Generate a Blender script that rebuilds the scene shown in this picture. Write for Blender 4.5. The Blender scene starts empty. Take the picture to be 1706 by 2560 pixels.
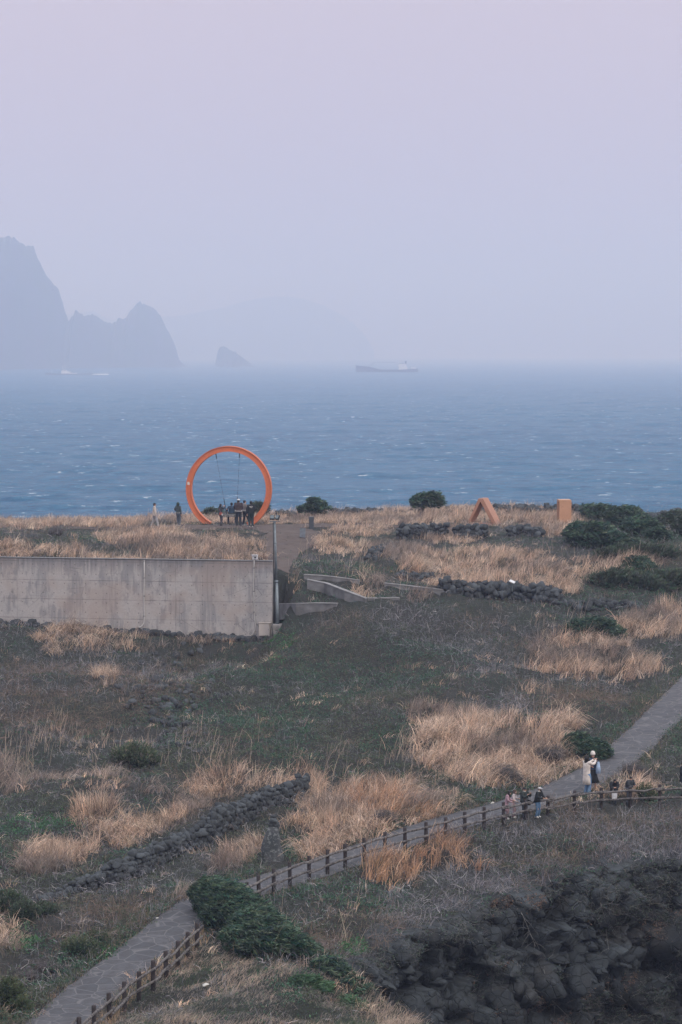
import bpy, bmesh, math, random
import numpy as np
from mathutils import Vector, Matrix, Euler
R = math.radians
C = bpy.context.scene.collection
sc = bpy.context.scene
rng = np.random.default_rng(7)
random.seed(7)

# ------------------------------------------------------------------ camera
FPX = 6044.0                       # focal length in pixels of the 1706 x 2560 photograph
CAMZ = 34.0                        # metres above the sea
PITCH = math.atan(400 / FPX)
cam = bpy.data.cameras.new('camera'); camo = bpy.data.objects.new('camera', cam); C.objects.link(camo)
camo.location = (0, 0, CAMZ); camo.rotation_euler = (math.pi / 2 - PITCH, 0, 0)
cam.sensor_fit = 'VERTICAL'; cam.sensor_height = 36; cam.lens = 36 * FPX / 2560
cam.clip_start = 1.0; cam.clip_end = 60000
sc.camera = camo

# ------------------------------------------------------------------ sky, sun, exposure
SUN_EL, SUN_AZ = R(42), R(35)      # azimuth measured from behind the camera towards the right
w = bpy.data.worlds.new('World'); sc.world = w; w.use_nodes = True
nt = w.node_tree; nt.nodes.clear()
out = nt.nodes.new('ShaderNodeOutputWorld'); bg = nt.nodes.new('ShaderNodeBackground')
sky = nt.nodes.new('ShaderNodeTexSky'); sky.sky_type = 'NISHITA'; sky.sun_disc = False
sky.sun_elevation = SUN_EL; sky.sun_rotation = math.pi - SUN_AZ; sky.dust_density = 6; sky.air_density = 1.5
tc = nt.nodes.new('ShaderNodeTexCoord'); sx = nt.nodes.new('ShaderNodeSeparateXYZ')
rp = nt.nodes.new('ShaderNodeValToRGB')
rp.color_ramp.elements[0].position = 0.0; rp.color_ramp.elements[0].color = (0.53, 0.43, 0.52, 1)
rp.color_ramp.elements[1].position = 0.2; rp.color_ramp.elements[1].color = (0.65, 0.54, 0.61, 1)
rp.color_ramp.elements[1].position = 0.15
e = rp.color_ramp.elements.new(0.55); e.color = (1.06, 1.10, 1.18, 1)
e = rp.color_ramp.elements.new(1.0); e.color = (1.36, 1.44, 1.54, 1)
sc10 = nt.nodes.new('ShaderNodeVectorMath'); sc10.operation = 'SCALE'; sc10.inputs['Scale'].default_value = 10.6
mx = nt.nodes.new('ShaderNodeMix'); mx.data_type = 'RGBA'; mx.inputs[0].default_value = 0.93
nt.links.new(tc.outputs['Generated'], sx.inputs[0]); nt.links.new(sx.outputs['Z'], rp.inputs[0])
nt.links.new(rp.outputs[0], sc10.inputs[0])
nt.links.new(sky.outputs[0], mx.inputs[6]); nt.links.new(sc10.outputs[0], mx.inputs[7])
nt.links.new(mx.outputs[2], bg.inputs[0]); bg.inputs[1].default_value = 0.1
nt.links.new(bg.outputs[0], out.inputs[0])
sun = bpy.data.lights.new('sun', 'SUN'); sun.energy = 1.45; sun.angle = R(18); sun.color = (1, 0.94, 0.88)
suno = bpy.data.objects.new('sun', sun); C.objects.link(suno)
sd = Vector((math.sin(SUN_AZ) * math.cos(SUN_EL), -math.cos(SUN_AZ) * math.cos(SUN_EL), math.sin(SUN_EL)))
suno.rotation_euler = sd.to_track_quat('Z', 'Y').to_euler()
sc.view_settings.view_transform = 'Standard'; sc.view_settings.look = 'None'
sc.view_settings.exposure = 0.0; sc.view_settings.gamma = 1; sc.view_settings.use_curve_mapping = False
sc.render.engine = 'CYCLES'
sc.cycles.volume_bounces = 2; sc.cycles.max_bounces = 6; sc.cycles.diffuse_bounces = 3; sc.cycles.use_denoising = True
sc.cycles.transparent_max_bounces = 8

# ------------------------------------------------------------------ helpers: projection
cp, sp = math.cos(PITCH), math.sin(PITCH)
def raydir(px, py):
    xc = (np.asarray(px, float) - 853) / FPX; yc = (1280 - np.asarray(py, float)) / FPX
    d = np.stack([xc, cp + yc * sp, -sp + yc * cp], -1)
    return d
def at(px, py, y):
    d = raydir(px, py); return d * (np.asarray(y, float) / d[..., 1])[..., None] + np.array([0, 0, CAMZ])
def project(P):
    P = np.asarray(P, float); z = P[..., 2] - CAMZ
    fw = P[..., 1] * cp - z * sp; up = P[..., 1] * sp + z * cp
    return 853 + FPX * P[..., 0] / fw, 1280 - FPX * up / fw

# ------------------------------------------------------------------ helpers: noise
_perm = np.random.default_rng(11).random((256, 256))
_perm3 = np.random.default_rng(12).random((64, 64, 64))
def vn(x, y, s=0):
    x = np.asarray(x, float) + 17.3 * s; y = np.asarray(y, float) + 9.1 * s
    xi = np.floor(x).astype(int); yi = np.floor(y).astype(int); fx = x - xi; fy = y - yi
    fx = fx * fx * (3 - 2 * fx); fy = fy * fy * (3 - 2 * fy)
    a = _perm[xi & 255, yi & 255]; b = _perm[(xi + 1) & 255, yi & 255]
    c = _perm[xi & 255, (yi + 1) & 255]; d = _perm[(xi + 1) & 255, (yi + 1) & 255]
    return (a * (1 - fx) + b * fx) * (1 - fy) + (c * (1 - fx) + d * fx) * fy
def fbm(x, y, s=0, o=4):
    r = 0; a = .5; t = 0
    for i in range(o):
        r = r + a * vn(x * 2 ** i, y * 2 ** i, s + i); t += a; a *= .5
    return r / t
def vn3(p, s=0):
    p = np.asarray(p, float) + 7.7 * s
    i = np.floor(p).astype(int); f = p - i; f = f * f * (3 - 2 * f); i &= 63; j = (i + 1) & 63
    r = 0
    for a in (0, 1):
        for b in (0, 1):
            for c in (0, 1):
                ix = j[..., 0] if a else i[..., 0]; iy = j[..., 1] if b else i[..., 1]; iz = j[..., 2] if c else i[..., 2]
                wt = (f[..., 0] if a else 1 - f[..., 0]) * (f[..., 1] if b else 1 - f[..., 1]) * (f[..., 2] if c else 1 - f[..., 2])
                r = r + wt * _perm3[ix, iy, iz]
    return r
def sstep(a, b, x):
    t = np.clip((x - a) / (b - a), 0, 1); return t * t * (3 - 2 * t)

# ------------------------------------------------------------------ helpers: objects
def link(o, parent=None):
    C.objects.link(o)
    if parent is not None: o.parent = parent
    return o
def tag(o, label=None, cat=None, group=None, kind=None):
    if label: o['label'] = label
    if cat: o['category'] = cat
    if group: o['group'] = group
    if kind: o['kind'] = kind
    return o
def thing(name, label, cat, loc=(0, 0, 0), rz=0, group=None):
    o = bpy.data.objects.new(name, None); o.empty_display_size = .2; C.objects.link(o)
    o.location = loc; o.rotation_euler = (0, 0, rz); return tag(o, label, cat, group)
def npmesh(name, verts, faces, mat, cols=None, parent=None, smooth=False):
    """verts (N,3), faces (M,k) -> one mesh object"""
    me = bpy.data.meshes.new(name); verts = np.ascontiguousarray(verts, np.float32)
    faces = np.ascontiguousarray(faces, np.int32); k = faces.shape[1]
    me.vertices.add(len(verts)); me.vertices.foreach_set('co', verts.ravel())
    me.loops.add(faces.size); me.loops.foreach_set('vertex_index', faces.ravel())
    me.polygons.add(len(faces)); me.polygons.foreach_set('loop_start', np.arange(0, faces.size, k, dtype=np.int32))
    me.polygons.foreach_set('loop_total', np.full(len(faces), k, np.int32))
    if smooth: me.polygons.foreach_set('use_smooth', np.ones(len(faces), bool))
    if cols is not None:
        at_ = me.color_attributes.new('col', 'FLOAT_COLOR', 'POINT')
        c4 = np.ones((len(verts), 4), np.float32); c4[:, :3] = cols; at_.data.foreach_set('color', c4.ravel())
    me.update(calc_edges=True)
    for m in (mat if isinstance(mat, (list, tuple)) else [mat]): me.materials.append(m)
    return link(bpy.data.objects.new(name, me), parent)
class MB:
    """collects polygons of any size into one mesh"""
    def __init__(s): s.v = []; s.f = []; s.m = []
    def add(s, vs, fs, mi=0):
        b = len(s.v); s.v += [tuple(map(float, v)) for v in vs]
        s.f += [tuple(b + i for i in f) for f in fs]; s.m += [mi] * len(fs)
    def box(s, c, d, rot=None, mi=0, taper=1.0):
        c = Vector(c); hx, hy, hz = d[0] / 2, d[1] / 2, d[2] / 2; vs = []
        for z in (-1, 1):
            t = taper if z > 0 else 1
            for x, y in ((-1, -1), (1, -1), (1, 1), (-1, 1)):
                p = Vector((x * hx * t, y * hy * t, z * hz))
                if rot is not None: p = rot @ p
                vs.append(c + p)
        s.add(vs, [(3, 2, 1, 0), (4, 5, 6, 7), (0, 1, 5, 4), (1, 2, 6, 5), (2, 3, 7, 6), (3, 0, 4, 7)], mi)
    def tube(s, pts, rad, n=8, mi=0, cap=True, jit=0):
        pts = [Vector(p) for p in pts]; m = len(pts)
        rad = [rad] * m if not hasattr(rad, '__len__') else rad
        vs = []; prev = None
        for i, p in enumerate(pts):
            t = (pts[min(i + 1, m - 1)] - pts[max(i - 1, 0)]).normalized()
            a = prev if prev is not None else (Vector((0, 0, 1)) if abs(t.z) < .9 else Vector((1, 0, 0)))
            u = (a - t * a.dot(t)).normalized(); prev = u; v = t.cross(u)
            for k in range(n):
                th = 2 * math.pi * k / n; r = rad[i] * (1 + jit * (random.random() - .5))
                vs.append(p + (u * math.cos(th) + v * math.sin(th)) * r)
        fs = []
        for i in range(m - 1):
            for k in range(n):
                a = i * n + k; b = i * n + (k + 1) % n; fs.append((a, b, b + n, a + n))
        if cap: fs.append(tuple(range(n - 1, -1, -1))); fs.append(tuple((m - 1) * n + k for k in range(n)))
        s.add(vs, fs, mi)
    def loft(s, rings, mi=0, cap=True):
        n = len(rings[0]); vs = [p for r in rings for p in r]; fs = []
        for i in range(len(rings) - 1):
            for k in range(n):
                a = i * n + k; b = i * n + (k + 1) % n; fs.append((a, b, b + n, a + n))
        if cap: fs.append(tuple(range(n - 1, -1, -1))); fs.append(tuple((len(rings) - 1) * n + k for k in range(n)))
        s.add(vs, fs, mi)
    def ell(s, c, r, n=10, m=7, mi=0, rot=None):
        c = Vector(c); rings = []
        for i in range(m + 1):
            ph = -math.pi / 2 + math.pi * (i * .98 + .01 * m) / m; ring = []
            for k in range(n):
                th = 2 * math.pi * k / n
                p = Vector((math.cos(ph) * math.cos(th) * r[0], math.cos(ph) * math.sin(th) * r[1], math.sin(ph) * r[2]))
                if rot is not None: p = rot @ p
                ring.append(c + p)
            rings.append(ring)
        s.loft(rings, mi)
    def build(s, name, mats, parent=None, smooth=False, bevel=0):
        me = bpy.data.meshes.new(name); me.from_pydata(s.v, [], s.f); 
        for m in (mats if isinstance(mats, (list, tuple)) else [mats]): me.materials.append(m)
        for p, mi in zip(me.polygons, s.m): p.material_index = mi; p.use_smooth = smooth
        bm = bmesh.new(); bm.from_mesh(me); bmesh.ops.recalc_face_normals(bm, faces=bm.faces); bm.to_mesh(me); bm.free()
        me.update(); o = link(bpy.data.objects.new(name, me), parent)
        if bevel:
            b = o.modifiers.new('bevel', 'BEVEL'); b.width = bevel; b.segments = 2; b.limit_method = 'ANGLE'
        return o

# ------------------------------------------------------------------ helpers: materials
def mat(name, base=(.5, .5, .5), rough=.8, metal=0, var=0, scale=3.0, bump=0, bscale=20, base2=None, detail=6, spec=.3):
    m = bpy.data.materials.new(name); m.use_nodes = True; n = m.node_tree; b = n.nodes['Principled BSDF']
    b.inputs['Roughness'].default_value = rough; b.inputs['Metallic'].default_value = metal
    b.inputs['Specular IOR Level'].default_value = spec
    b.inputs['Base Color'].default_value = (*base, 1)
    tcn = n.nodes.new('ShaderNodeTexCoord')
    nz = n.nodes.new('ShaderNodeTexNoise'); nz.inputs['Scale'].default_value = scale; nz.inputs['Detail'].default_value = detail
    n.links.new(tcn.outputs['Object'], nz.inputs['Vector'])
    b2 = base2 if base2 else tuple(c * (1 - max(var, .12)) for c in base)
    r = n.nodes.new('ShaderNodeValToRGB'); r.color_ramp.elements[0].position = .35; r.color_ramp.elements[1].position = .65
    r.color_ramp.elements[0].color = (*b2, 1); r.color_ramp.elements[1].color = (*base, 1)
    n.links.new(nz.outputs['Fac'], r.inputs[0]); n.links.new(r.outputs[0], b.inputs['Base Color'])
    if bump:
        nb = n.nodes.new('ShaderNodeTexNoise'); nb.inputs['Scale'].default_value = bscale; nb.inputs['Detail'].default_value = 5
        n.links.new(tcn.outputs['Object'], nb.inputs['Vector'])
        bp = n.nodes.new('ShaderNodeBump'); bp.inputs['Strength'].default_value = bump; bp.inputs['Distance'].default_value = .05
        n.links.new(nb.outputs['Fac'], bp.inputs['Height']); n.links.new(bp.outputs[0], b.inputs['Normal'])
    return m
def leafmat(name, trans=.25, rough=.7):
    m = bpy.data.materials.new(name); m.use_nodes = True; n = m.node_tree; b = n.nodes['Principled BSDF']
    a = n.nodes.new('ShaderNodeAttribute'); a.attribute_name = 'col'
    b.inputs['Roughness'].default_value = rough; b.inputs['Specular IOR Level'].default_value = .2
    n.links.new(a.outputs['Color'], b.inputs['Base Color'])
    tr = n.nodes.new('ShaderNodeBsdfTranslucent'); n.links.new(a.outputs['Color'], tr.inputs[0])
    mxs = n.nodes.new('ShaderNodeMixShader'); mxs.inputs[0].default_value = trans
    n.links.new(b.outputs[0], mxs.inputs[1]); n.links.new(tr.outputs[0], mxs.inputs[2])
    n.links.new(mxs.outputs[0], n.nodes['Material Output'].inputs['Surface'])
    return m
class N:
    """tiny node-graph builder"""
    def __init__(s, name):
        s.m = bpy.data.materials.new(name); s.m.use_nodes = True; s.t = s.m.node_tree; s.b = s.t.nodes['Principled BSDF']
        s.b.inputs['Specular IOR Level'].default_value = .3
        s.tc = s.t.nodes.new('ShaderNodeTexCoord').outputs['Object']
    def lk(s, a, b): s.t.links.new(a, b)
    def mapv(s, scale=(1, 1, 1), loc=(0, 0, 0), src=None, rot=(0, 0, 0)):
        n = s.t.nodes.new('ShaderNodeMapping'); n.inputs['Scale'].default_value = scale; n.inputs['Location'].default_value = loc
        n.inputs['Rotation'].default_value = rot
        s.lk(src or s.tc, n.inputs[0]); return n.outputs[0]
    def noise(s, scale, detail=5, src=None, rough=.55, dist=0):
        n = s.t.nodes.new('ShaderNodeTexNoise'); n.inputs['Scale'].default_value = scale; n.inputs['Detail'].default_value = detail
        n.inputs['Roughness'].default_value = rough; n.inputs['Distortion'].default_value = dist
        s.lk(src or s.tc, n.inputs['Vector']); return n.outputs['Fac']
    def vor(s, scale, feature='F1', src=None, out='Distance', rnd=1):
        n = s.t.nodes.new('ShaderNodeTexVoronoi'); n.feature = feature; n.inputs['Scale'].default_value = scale
        n.inputs['Randomness'].default_value = rnd
        s.lk(src or s.tc, n.inputs['Vector']); return n.outputs[out]
    def ramp(s, fac, stops):
        n = s.t.nodes.new('ShaderNodeValToRGB'); cr = n.color_ramp
        while len(cr.elements) < len(stops): cr.elements.new(.5)
        for e_, (p, c) in zip(cr.elements, stops):
            e_.position = p; e_.color = (*c, 1) if hasattr(c, '__len__') else (c, c, c, 1)
        s.lk(fac, n.inputs[0]); return n.outputs[0]
    def mix(s, fac, a, b, mode='MIX'):
        n = s.t.nodes.new('ShaderNodeMix'); n.data_type = 'RGBA'; n.blend_type = mode
        for v, i in ((fac, 0), (a, 6), (b, 7)):
            if hasattr(v, 'links') or hasattr(v, 'is_linked'): s.lk(v, n.inputs[i])
            else: n.inputs[i].default_value = v if i == 0 else (*v, 1)
        return n.outputs[2]
    def math(s, op, a, b=0.0, c=None):
        n = s.t.nodes.new('ShaderNodeMath'); n.operation = op
        for v, i in ((a, 0), (b, 1), (c, 2)):
            if v is None: continue
            if hasattr(v, 'is_linked'): s.lk(v, n.inputs[i])
            else: n.inputs[i].default_value = v
        return n.outputs[0]
    def sep(s, src=None):
        n = s.t.nodes.new('ShaderNodeSeparateXYZ'); s.lk(src or s.tc, n.inputs[0]); return n.outputs
    def bump(s, h, strength=.5, dist=.05):
        n = s.t.nodes.new('ShaderNodeBump'); n.inputs['Strength'].default_value = strength; n.inputs['Distance'].default_value = dist
        s.lk(h, n.inputs['Height']); s.lk(n.outputs[0], s.b.inputs['Normal'])
    def col(s, c): s.lk(c, s.b.inputs['Base Color'])
    def rough(s, v): s.b.inputs['Roughness'].default_value = v

# ------------------------------------------------------------------ terrain: surveyed points (pixel x, pixel y, metres ahead) -> smooth surface
CTRL = [(0,1306,186),(200,1304,186),(330,1300,186),(480,1294,186),(680,1290,186),(800,1290,186),(1000,1279,186),(1200,1268,186),(1400,1270,186),(1706,1285,186),
(560,1312,168),(400,1316,166),(700,1313,168),(1150,1312,170),(1410,1312,171),(1706,1312,178),(200,1330,162),
(0,1400,147),(300,1402,147),(640,1405,146),(640,1345,158),(300,1348,157),
(700,1405,148),(720,1446,141),(700,1512,138.5),(790,1500,139),(860,1512,137),
(0,1547,140.5),(300,1568,139.5),(660,1600,138),(300,1700,127),(50,1750,123),(300,1850,116),(300,2000,106),(40,2000,106),(300,2100,100.5),(150,2250,91.5),(0,2400,83),(0,2560,77),
(850,1600,133),(850,1750,124),(850,1900,112),(850,2050,101.5),(850,2130,97),
(1100,1495,140),(1300,1503,141),(1500,1512,142),(1706,1500,143),(1000,1440,146),(1000,1400,152),(1250,1400,152),(1500,1400,152),(1706,1420,151),(1100,1600,134),(1300,1600,135.5),(1600,1562,138),(1706,1605,134),
(1100,1750,123),(1400,1750,122.5),(1706,1700,127),(1600,1830,115.5),(1450,1962,106.5),(1300,2012,102.5),(1100,1900,111),
(1690,2012,103),(1450,2015,103),(1690,2080,98.5),(1400,2150,95),(1100,2200,93),(1280,2250,91),(1540,2165,93.5),(1706,2160,94),(1090,2316,87.5),(905,2402,83),
(1100,2085,97.5),(640,2250,89.5),(700,2330,86),(800,2390,82),
(300,2530,77.3),(120,2555,76.8),(400,2460,80),(500,2365,84.5),(400,2330,86),(500,2560,72.5),(600,2480,76.5),(700,2405,80),(850,2425,78.3),(944,2476,76.5),(1043,2557,74.5)]
_c = np.array(CTRL, float); _P = at(_c[:, 0], _c[:, 1], _c[:, 2])
_extra = np.array([[-30, 186, 21.0], [34, 186, 22.5], [-34, 145, 21], [36, 145, 20.5], [-30, 120, 15.5], [32, 120, 17], [-26, 95, 13.5], [-20, 72, 13.2], [-8, 60, 14.5], [6, 60, 14.0], [24, 60, 13.5], [-34, 60, 13.5], [30, 100, 15.2], [28, 92, 14.2], [-45, 100, 13], [-50, 170, 20], [50, 170, 22]])
_X = np.vstack([_P, _extra])
def _tpsk(r2): return np.where(r2 > 0, .5 * r2 * np.log(np.maximum(r2, 1e-12)), 0)
_XY = _X[:, :2] / 50; _n = len(_X)
_K = _tpsk(((_XY[:, None] - _XY[None]) ** 2).sum(-1)) + np.eye(_n) * 2e-4
_Q = np.hstack([np.ones((_n, 1)), _XY]); _A = np.block([[_K, _Q], [_Q.T, np.zeros((3, 3))]])
_sol = np.linalg.solve(_A, np.concatenate([_X[:, 2], np.zeros(3)]))
def tps(x, y):
    x = np.asarray(x, float); sh = x.shape; q = np.stack([x.ravel(), np.asarray(y, float).ravel()], -1) / 50
    o = np.empty(len(q))
    for i in range(0, len(q), 40000):
        k = _tpsk(((q[i:i + 40000, None] - _XY[None]) ** 2).sum(-1))
        o[i:i + 40000] = k @ _sol[:_n] + _sol[_n] + q[i:i + 40000] @ _sol[_n + 1:]
    return o.reshape(sh)
def hit(px, py, f, y0=62, y1=200, st=.1):
    """where the sight line through a photo pixel meets the ground"""
    ys = np.arange(y0, y1, st); P = at(np.full(len(ys), px), np.full(len(ys), py), ys)
    g = f(P[:, 0], P[:, 1]); k = np.where(P[:, 2] <= g)[0]
    i = k[0] if len(k) else len(ys) - 1
    return np.array([P[i, 0], P[i, 1], g[i]])
# gully outline on plan
FAR = [(800,2390,80.0),(850,2408,81.6),(905,2402,83.2),(1000,2355,85.5),(1089,2318,87.5),(1180,2285,89.2),(1280,2256,91),(1390,2222,92),(1460,2200,92.6),(1540,2170,93.5),(1620,2165,93.8),(1706,2162,94),(1950,2160,94.5),(2400,2160,95)]
NEAR = [(860,2434,77.9),(944,2476,76.5),(1043,2557,74.5),(1200,2680,71.5),(1500,2850,69),(2600,3000,67)]
farP = np.array([at(*p) for p in FAR]); nearP = np.array([at(*p) for p in NEAR])
GUL = np.vstack([farP[:, :2], nearP[::-1][:, :2]])
def seg_dist(x, y, poly, closed=False):
    x = np.asarray(x, float); d = np.full(x.shape, 1e9); tt = np.zeros(x.shape); idx = np.zeros(x.shape, int)
    m = len(poly); 
    for i in range(m if closed else m - 1):
        a = poly[i]; b = poly[(i + 1) % m]; ab = b[:2] - a[:2]; L = (ab ** 2).sum()
        t = np.clip(((x - a[0]) * ab[0] + (y - a[1]) * ab[1]) / L, 0, 1)
        dd = np.hypot(x - a[0] - t * ab[0], y - a[1] - t * ab[1]); k = dd < d
        d = np.where(k, dd, d); tt = np.where(k, t, tt); idx = np.where(k, i, idx)
    return d, idx, tt
def inside(x, y, poly):
    x = np.asarray(x, float); r = np.zeros(x.shape, bool); m = len(poly)
    for i in range(m):
        a = poly[i]; b = poly[(i + 1) % m]
        if a[1] == b[1]: continue
        k = ((a[1] > y) != (b[1] > y)) & (x < (b[0] - a[0]) * (y - a[1]) / (b[1] - a[1]) + a[0]); r ^= k
    return r
def gul_sd(x, y):
    d, _, _ = seg_dist(x, y, GUL, True); return np.where(inside(x, y, GUL), d, -d)
# paths (pixel x, pixel y, width m)
PATHPX = [(60,2640,2.0),(150,2548,2.0),(225,2480,1.9),(340,2392,1.9),(440,2310,1.9),(500,2262,2.0),(560,2232,2.2),(640,2218,2.3),(800,2166,2.4),(915,2130,2.4),(1045,2083,2.4),(1150,2050,2.4),(1270,2022,2.4),(1350,1995,2.3),(1430,1962,2.2),(1490,1932,2.1),(1545,1895,2.0),(1600,1848,2.0),(1655,1795,2.0),(1720,1722,2.0),(1800,1640,2.0)]
def resample(pts, step, smooth=2):
    pts = np.array(pts, float)
    for _ in range(smooth):
        q = [pts[0]]
        for a, b in zip(pts[:-1], pts[1:]): q += [a * .75 + b * .25, a * .25 + b * .75]
        q.append(pts[-1]); pts = np.array(q)
    L = np.concatenate([[0], np.cumsum(np.hypot(*(np.diff(pts[:, :2], axis=0).T)))])
    s = np.arange(0, L[-1], step); return np.stack([np.interp(s, L, pts[:, i]) for i in range(pts.shape[1])], -1)
_pp = []
for a_, b_, w_ in PATHPX:
    h_ = hit(a_, b_, tps, y0=66); _pp.append([h_[0], h_[1], h_[2], w_])
PATH = resample(_pp, .35); 
PATH[:, 2] = tps(PATH[:, 0], PATH[:, 1])
k_ = np.ones(9) / 9; PATH[4:-4, 2] = np.convolve(PATH[:, 2], k_, 'valid')
def path_w(x, y):
    d, i, t = seg_dist(x, y, PATH); i2 = np.minimum(i + 1, len(PATH) - 1)
    return d, PATH[i, 2] * (1 - t) + PATH[i2, 2] * t, PATH[i, 3]
# the long concrete wall
WY0, WY1 = 142.6, 140.0
wl = at(0, 1394.5, WY0); wr = at(681, 1403, WY1); WTOP = (wl[2] + wr[2]) / 2
wdir = (wr - wl)[:2]; wdir /= np.linalg.norm(wdir)
wl2 = wl[:2] - wdir * 16
wnrm = np.array([wdir[1], -wdir[0]])            # towards the camera
def _wz(px, py):
    d = raydir(px, py); nn = np.array([wnrm[0], wnrm[1], 0]); o = np.array([0, 0, CAMZ]); t = ((np.array([wr[0], wr[1], 0]) - o) @ nn) / (d @ nn); return (o + d * t)[2]
WBASE = (_wz(0, 1552), _wz(330, 1580), _wz(660, 1606))
def ground(x, y):
    x = np.asarray(x, float); y = np.asarray(y, float)
    yy = np.maximum(y, 60.0)
    z = tps(x, yy)
    z = z + (fbm(x * .17, y * .13, 23, 3) - .5) * 1.7 * sstep(101, 108, y) * sstep(137, 131, y)
    z = z + ((fbm(x * .5, y * .5, 3) - .5) * .85 + (fbm(x * 1.5, y * 1.5, 5) - .5) * .34) * (1 - .5 * sstep(145, 155, y))
    # behind the wall the ground is held up as a terrace, in front it falls off
    rel = (x - wr[0]) * wnrm[0] + (y - wr[1]) * wnrm[1]; al = (x - wr[0]) * wdir[0] + (y - wr[1]) * wdir[1]
    k = sstep(1.2, 0.0, al) * sstep(-.35, -.75, rel) * sstep(-9, -4, rel)
    z = np.where((al < 1.2), z * (1 - k) + np.minimum(np.maximum(z, WTOP - .55), WTOP - .35) * k, z)
    zb = np.interp(al, [-22, -19.5, -10, 0], [WBASE[0], WBASE[0], WBASE[1], WBASE[2]]); k = sstep(4.5, 1.0, rel) * (rel > -.4) * sstep(1.5, 0.2, al)
    z = z * (1 - k) + np.minimum(z, zb) * k
    d, pz, pw = path_w(x, y); k = sstep(pw / 2 + 1.3, pw / 2 + .15, d); z = z * (1 - k) + (pz - .05) * k
    s = gul_sd(x, y); dn_ = seg_dist(x, y, nearP)[0]; df_ = seg_dist(x, y, farP)[0]
    z = z - np.where(df_ < dn_, sstep(-.9, .0, s), sstep(0, 2.2, s)) * 11
    z = z - sstep(187, 196, y) * 30            # the headland ends above the sea
    # hill rising back to the viewpoint
    t = np.clip((60 - y) / 60, 0, 1.0); z = z * (1 - t) + (31.0) * t
    return z
# ------------------------------------------------------------------ terrain mesh
xs = np.concatenate([np.arange(-130, -34, 4.0), np.arange(-34, 34, .28), np.arange(34, 131, 4.0)])
ys = np.concatenate([np.arange(-40, 58, 3.0), np.arange(58, 198, .28), np.arange(198, 210, 2)])
GX, GY = np.meshgrid(xs, ys); GZ = ground(GX, GY)
GZ[:, 0] -= 30; GZ[:, -1] -= 30
def gz(x, y):
    """height of the built ground mesh"""
    i = np.clip(np.searchsorted(xs, x) - 1, 0, len(xs) - 2); j = np.clip(np.searchsorted(ys, y) - 1, 0, len(ys) - 2)
    fx = (x - xs[i]) / (xs[i + 1] - xs[i]); fy = (y - ys[j]) / (ys[j + 1] - ys[j])
    return (GZ[j, i] * (1 - fx) + GZ[j, i + 1] * fx) * (1 - fy) + (GZ[j + 1, i] * (1 - fx) + GZ[j + 1, i + 1] * fx) * fy
def ghit(px, py, y0=62): return hit(px, py, lambda a, b: gz(a, b), y0=y0, st=.06)
def grid_faces(nr, nc):
    a = np.arange(nr * nc).reshape(nr, nc)
    return np.stack([a[:-1, :-1], a[:-1, 1:], a[1:, 1:], a[1:, :-1]], -1).reshape(-1, 4)
g = N('soil')
n1 = g.noise(.35, 6); n2 = g.noise(6, 6, rough=.7)
g.col(g.mix(g.ramp(n2, [(.3, 0.0), (.7, 1.0)]), g.ramp(n1, [(.35, (.014, .020, .018)), (.6, (.030, .028, .028))]), g.ramp(n1, [(.4, (.055, .048, .046)), (.6, (.034, .046, .036))])))
g.rough(.95); g.bump(n2, .8, .15)
terrain = npmesh('ground', np.stack([GX, GY, GZ], -1).reshape(-1, 3), grid_faces(*GX.shape), g.m, smooth=True)
tag(terrain, kind='structure')

# ------------------------------------------------------------------ sea
rows = 190 * (13600 / 190) ** (np.linspace(0, 1, 760) ** .92)
rows = np.concatenate([[40, 90, 140, 170], rows]); tn = np.linspace(-.62, .62, 520)
tn = np.sign(tn) * (np.abs(tn) / .62) ** 1.7 * .62
SY = np.repeat(rows[:, None], len(tn), 1); SX = tn[None] * SY
dth = -.35
def wave(x, y):
    z = 0
    for L, A, a, s in ((46, .6, .25, 1), (27, .6, -.2, 2), (15, .5, .5, 3), (8.5, .35, -.4, 4)):
        u = (x * math.sin(a) + y * math.cos(a)); v = x * math.cos(a) - y * math.sin(a)
        z = z + A * 2 * (fbm(u / L * 2, v / L * .55, s, 2) - .5)
    return z
SZ = wave(SX, SY) * np.clip((9000 - SY) / 4000, 0, 1)
s_ = N('sea_water')
mp = s_.mapv((.21, .26, .1)); mp2 = s_.mapv((.03, .05, .5))
f1 = s_.noise(1.0, 7, mp, .62); f2 = s_.noise(1.0, 5, mp2, .6); f3 = s_.noise(.0022, 4)
foam_mask = s_.math('MULTIPLY', s_.ramp(f1, [(.622, 0.0), (.65, 1.0)]), s_.ramp(f2, [(.47, 0.0), (.56, 1.0)]))
deep = s_.ramp(f3, [(.38, (.006, .088, .190)), (.62, (.010, .115, .228))])
deep = s_.mix(s_.ramp(f1, [(.38, 0.0), (.62, .8)]), deep, (.05, .20, .335))  # wave relief put into the colour: darker troughs, lighter crests
s_.col(s_.mix(foam_mask, deep, (.72, .76, .80)))
s_.rough(.38); s_.b.inputs['IOR'].default_value = 1.33; s_.b.inputs['Specular IOR Level'].default_value = .03
s_.lk(s_.math('ADD', .2, s_.math('MULTIPLY', foam_mask, .5)), s_.b.inputs['Roughness'])
bmix = s_.math('ADD', s_.math('MULTIPLY', s_.noise(1.0, 6, s_.mapv((.16, .42, .3)), .6), 1.0), s_.math('MULTIPLY', f1, 1.6))
s_.bump(bmix, 1.0, 2.6)
sea = npmesh('sea', np.stack([SX, SY, SZ], -1).reshape(-1, 3), grid_faces(*SX.shape), s_.m, smooth=True)
tag(sea, kind='structure')

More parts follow.
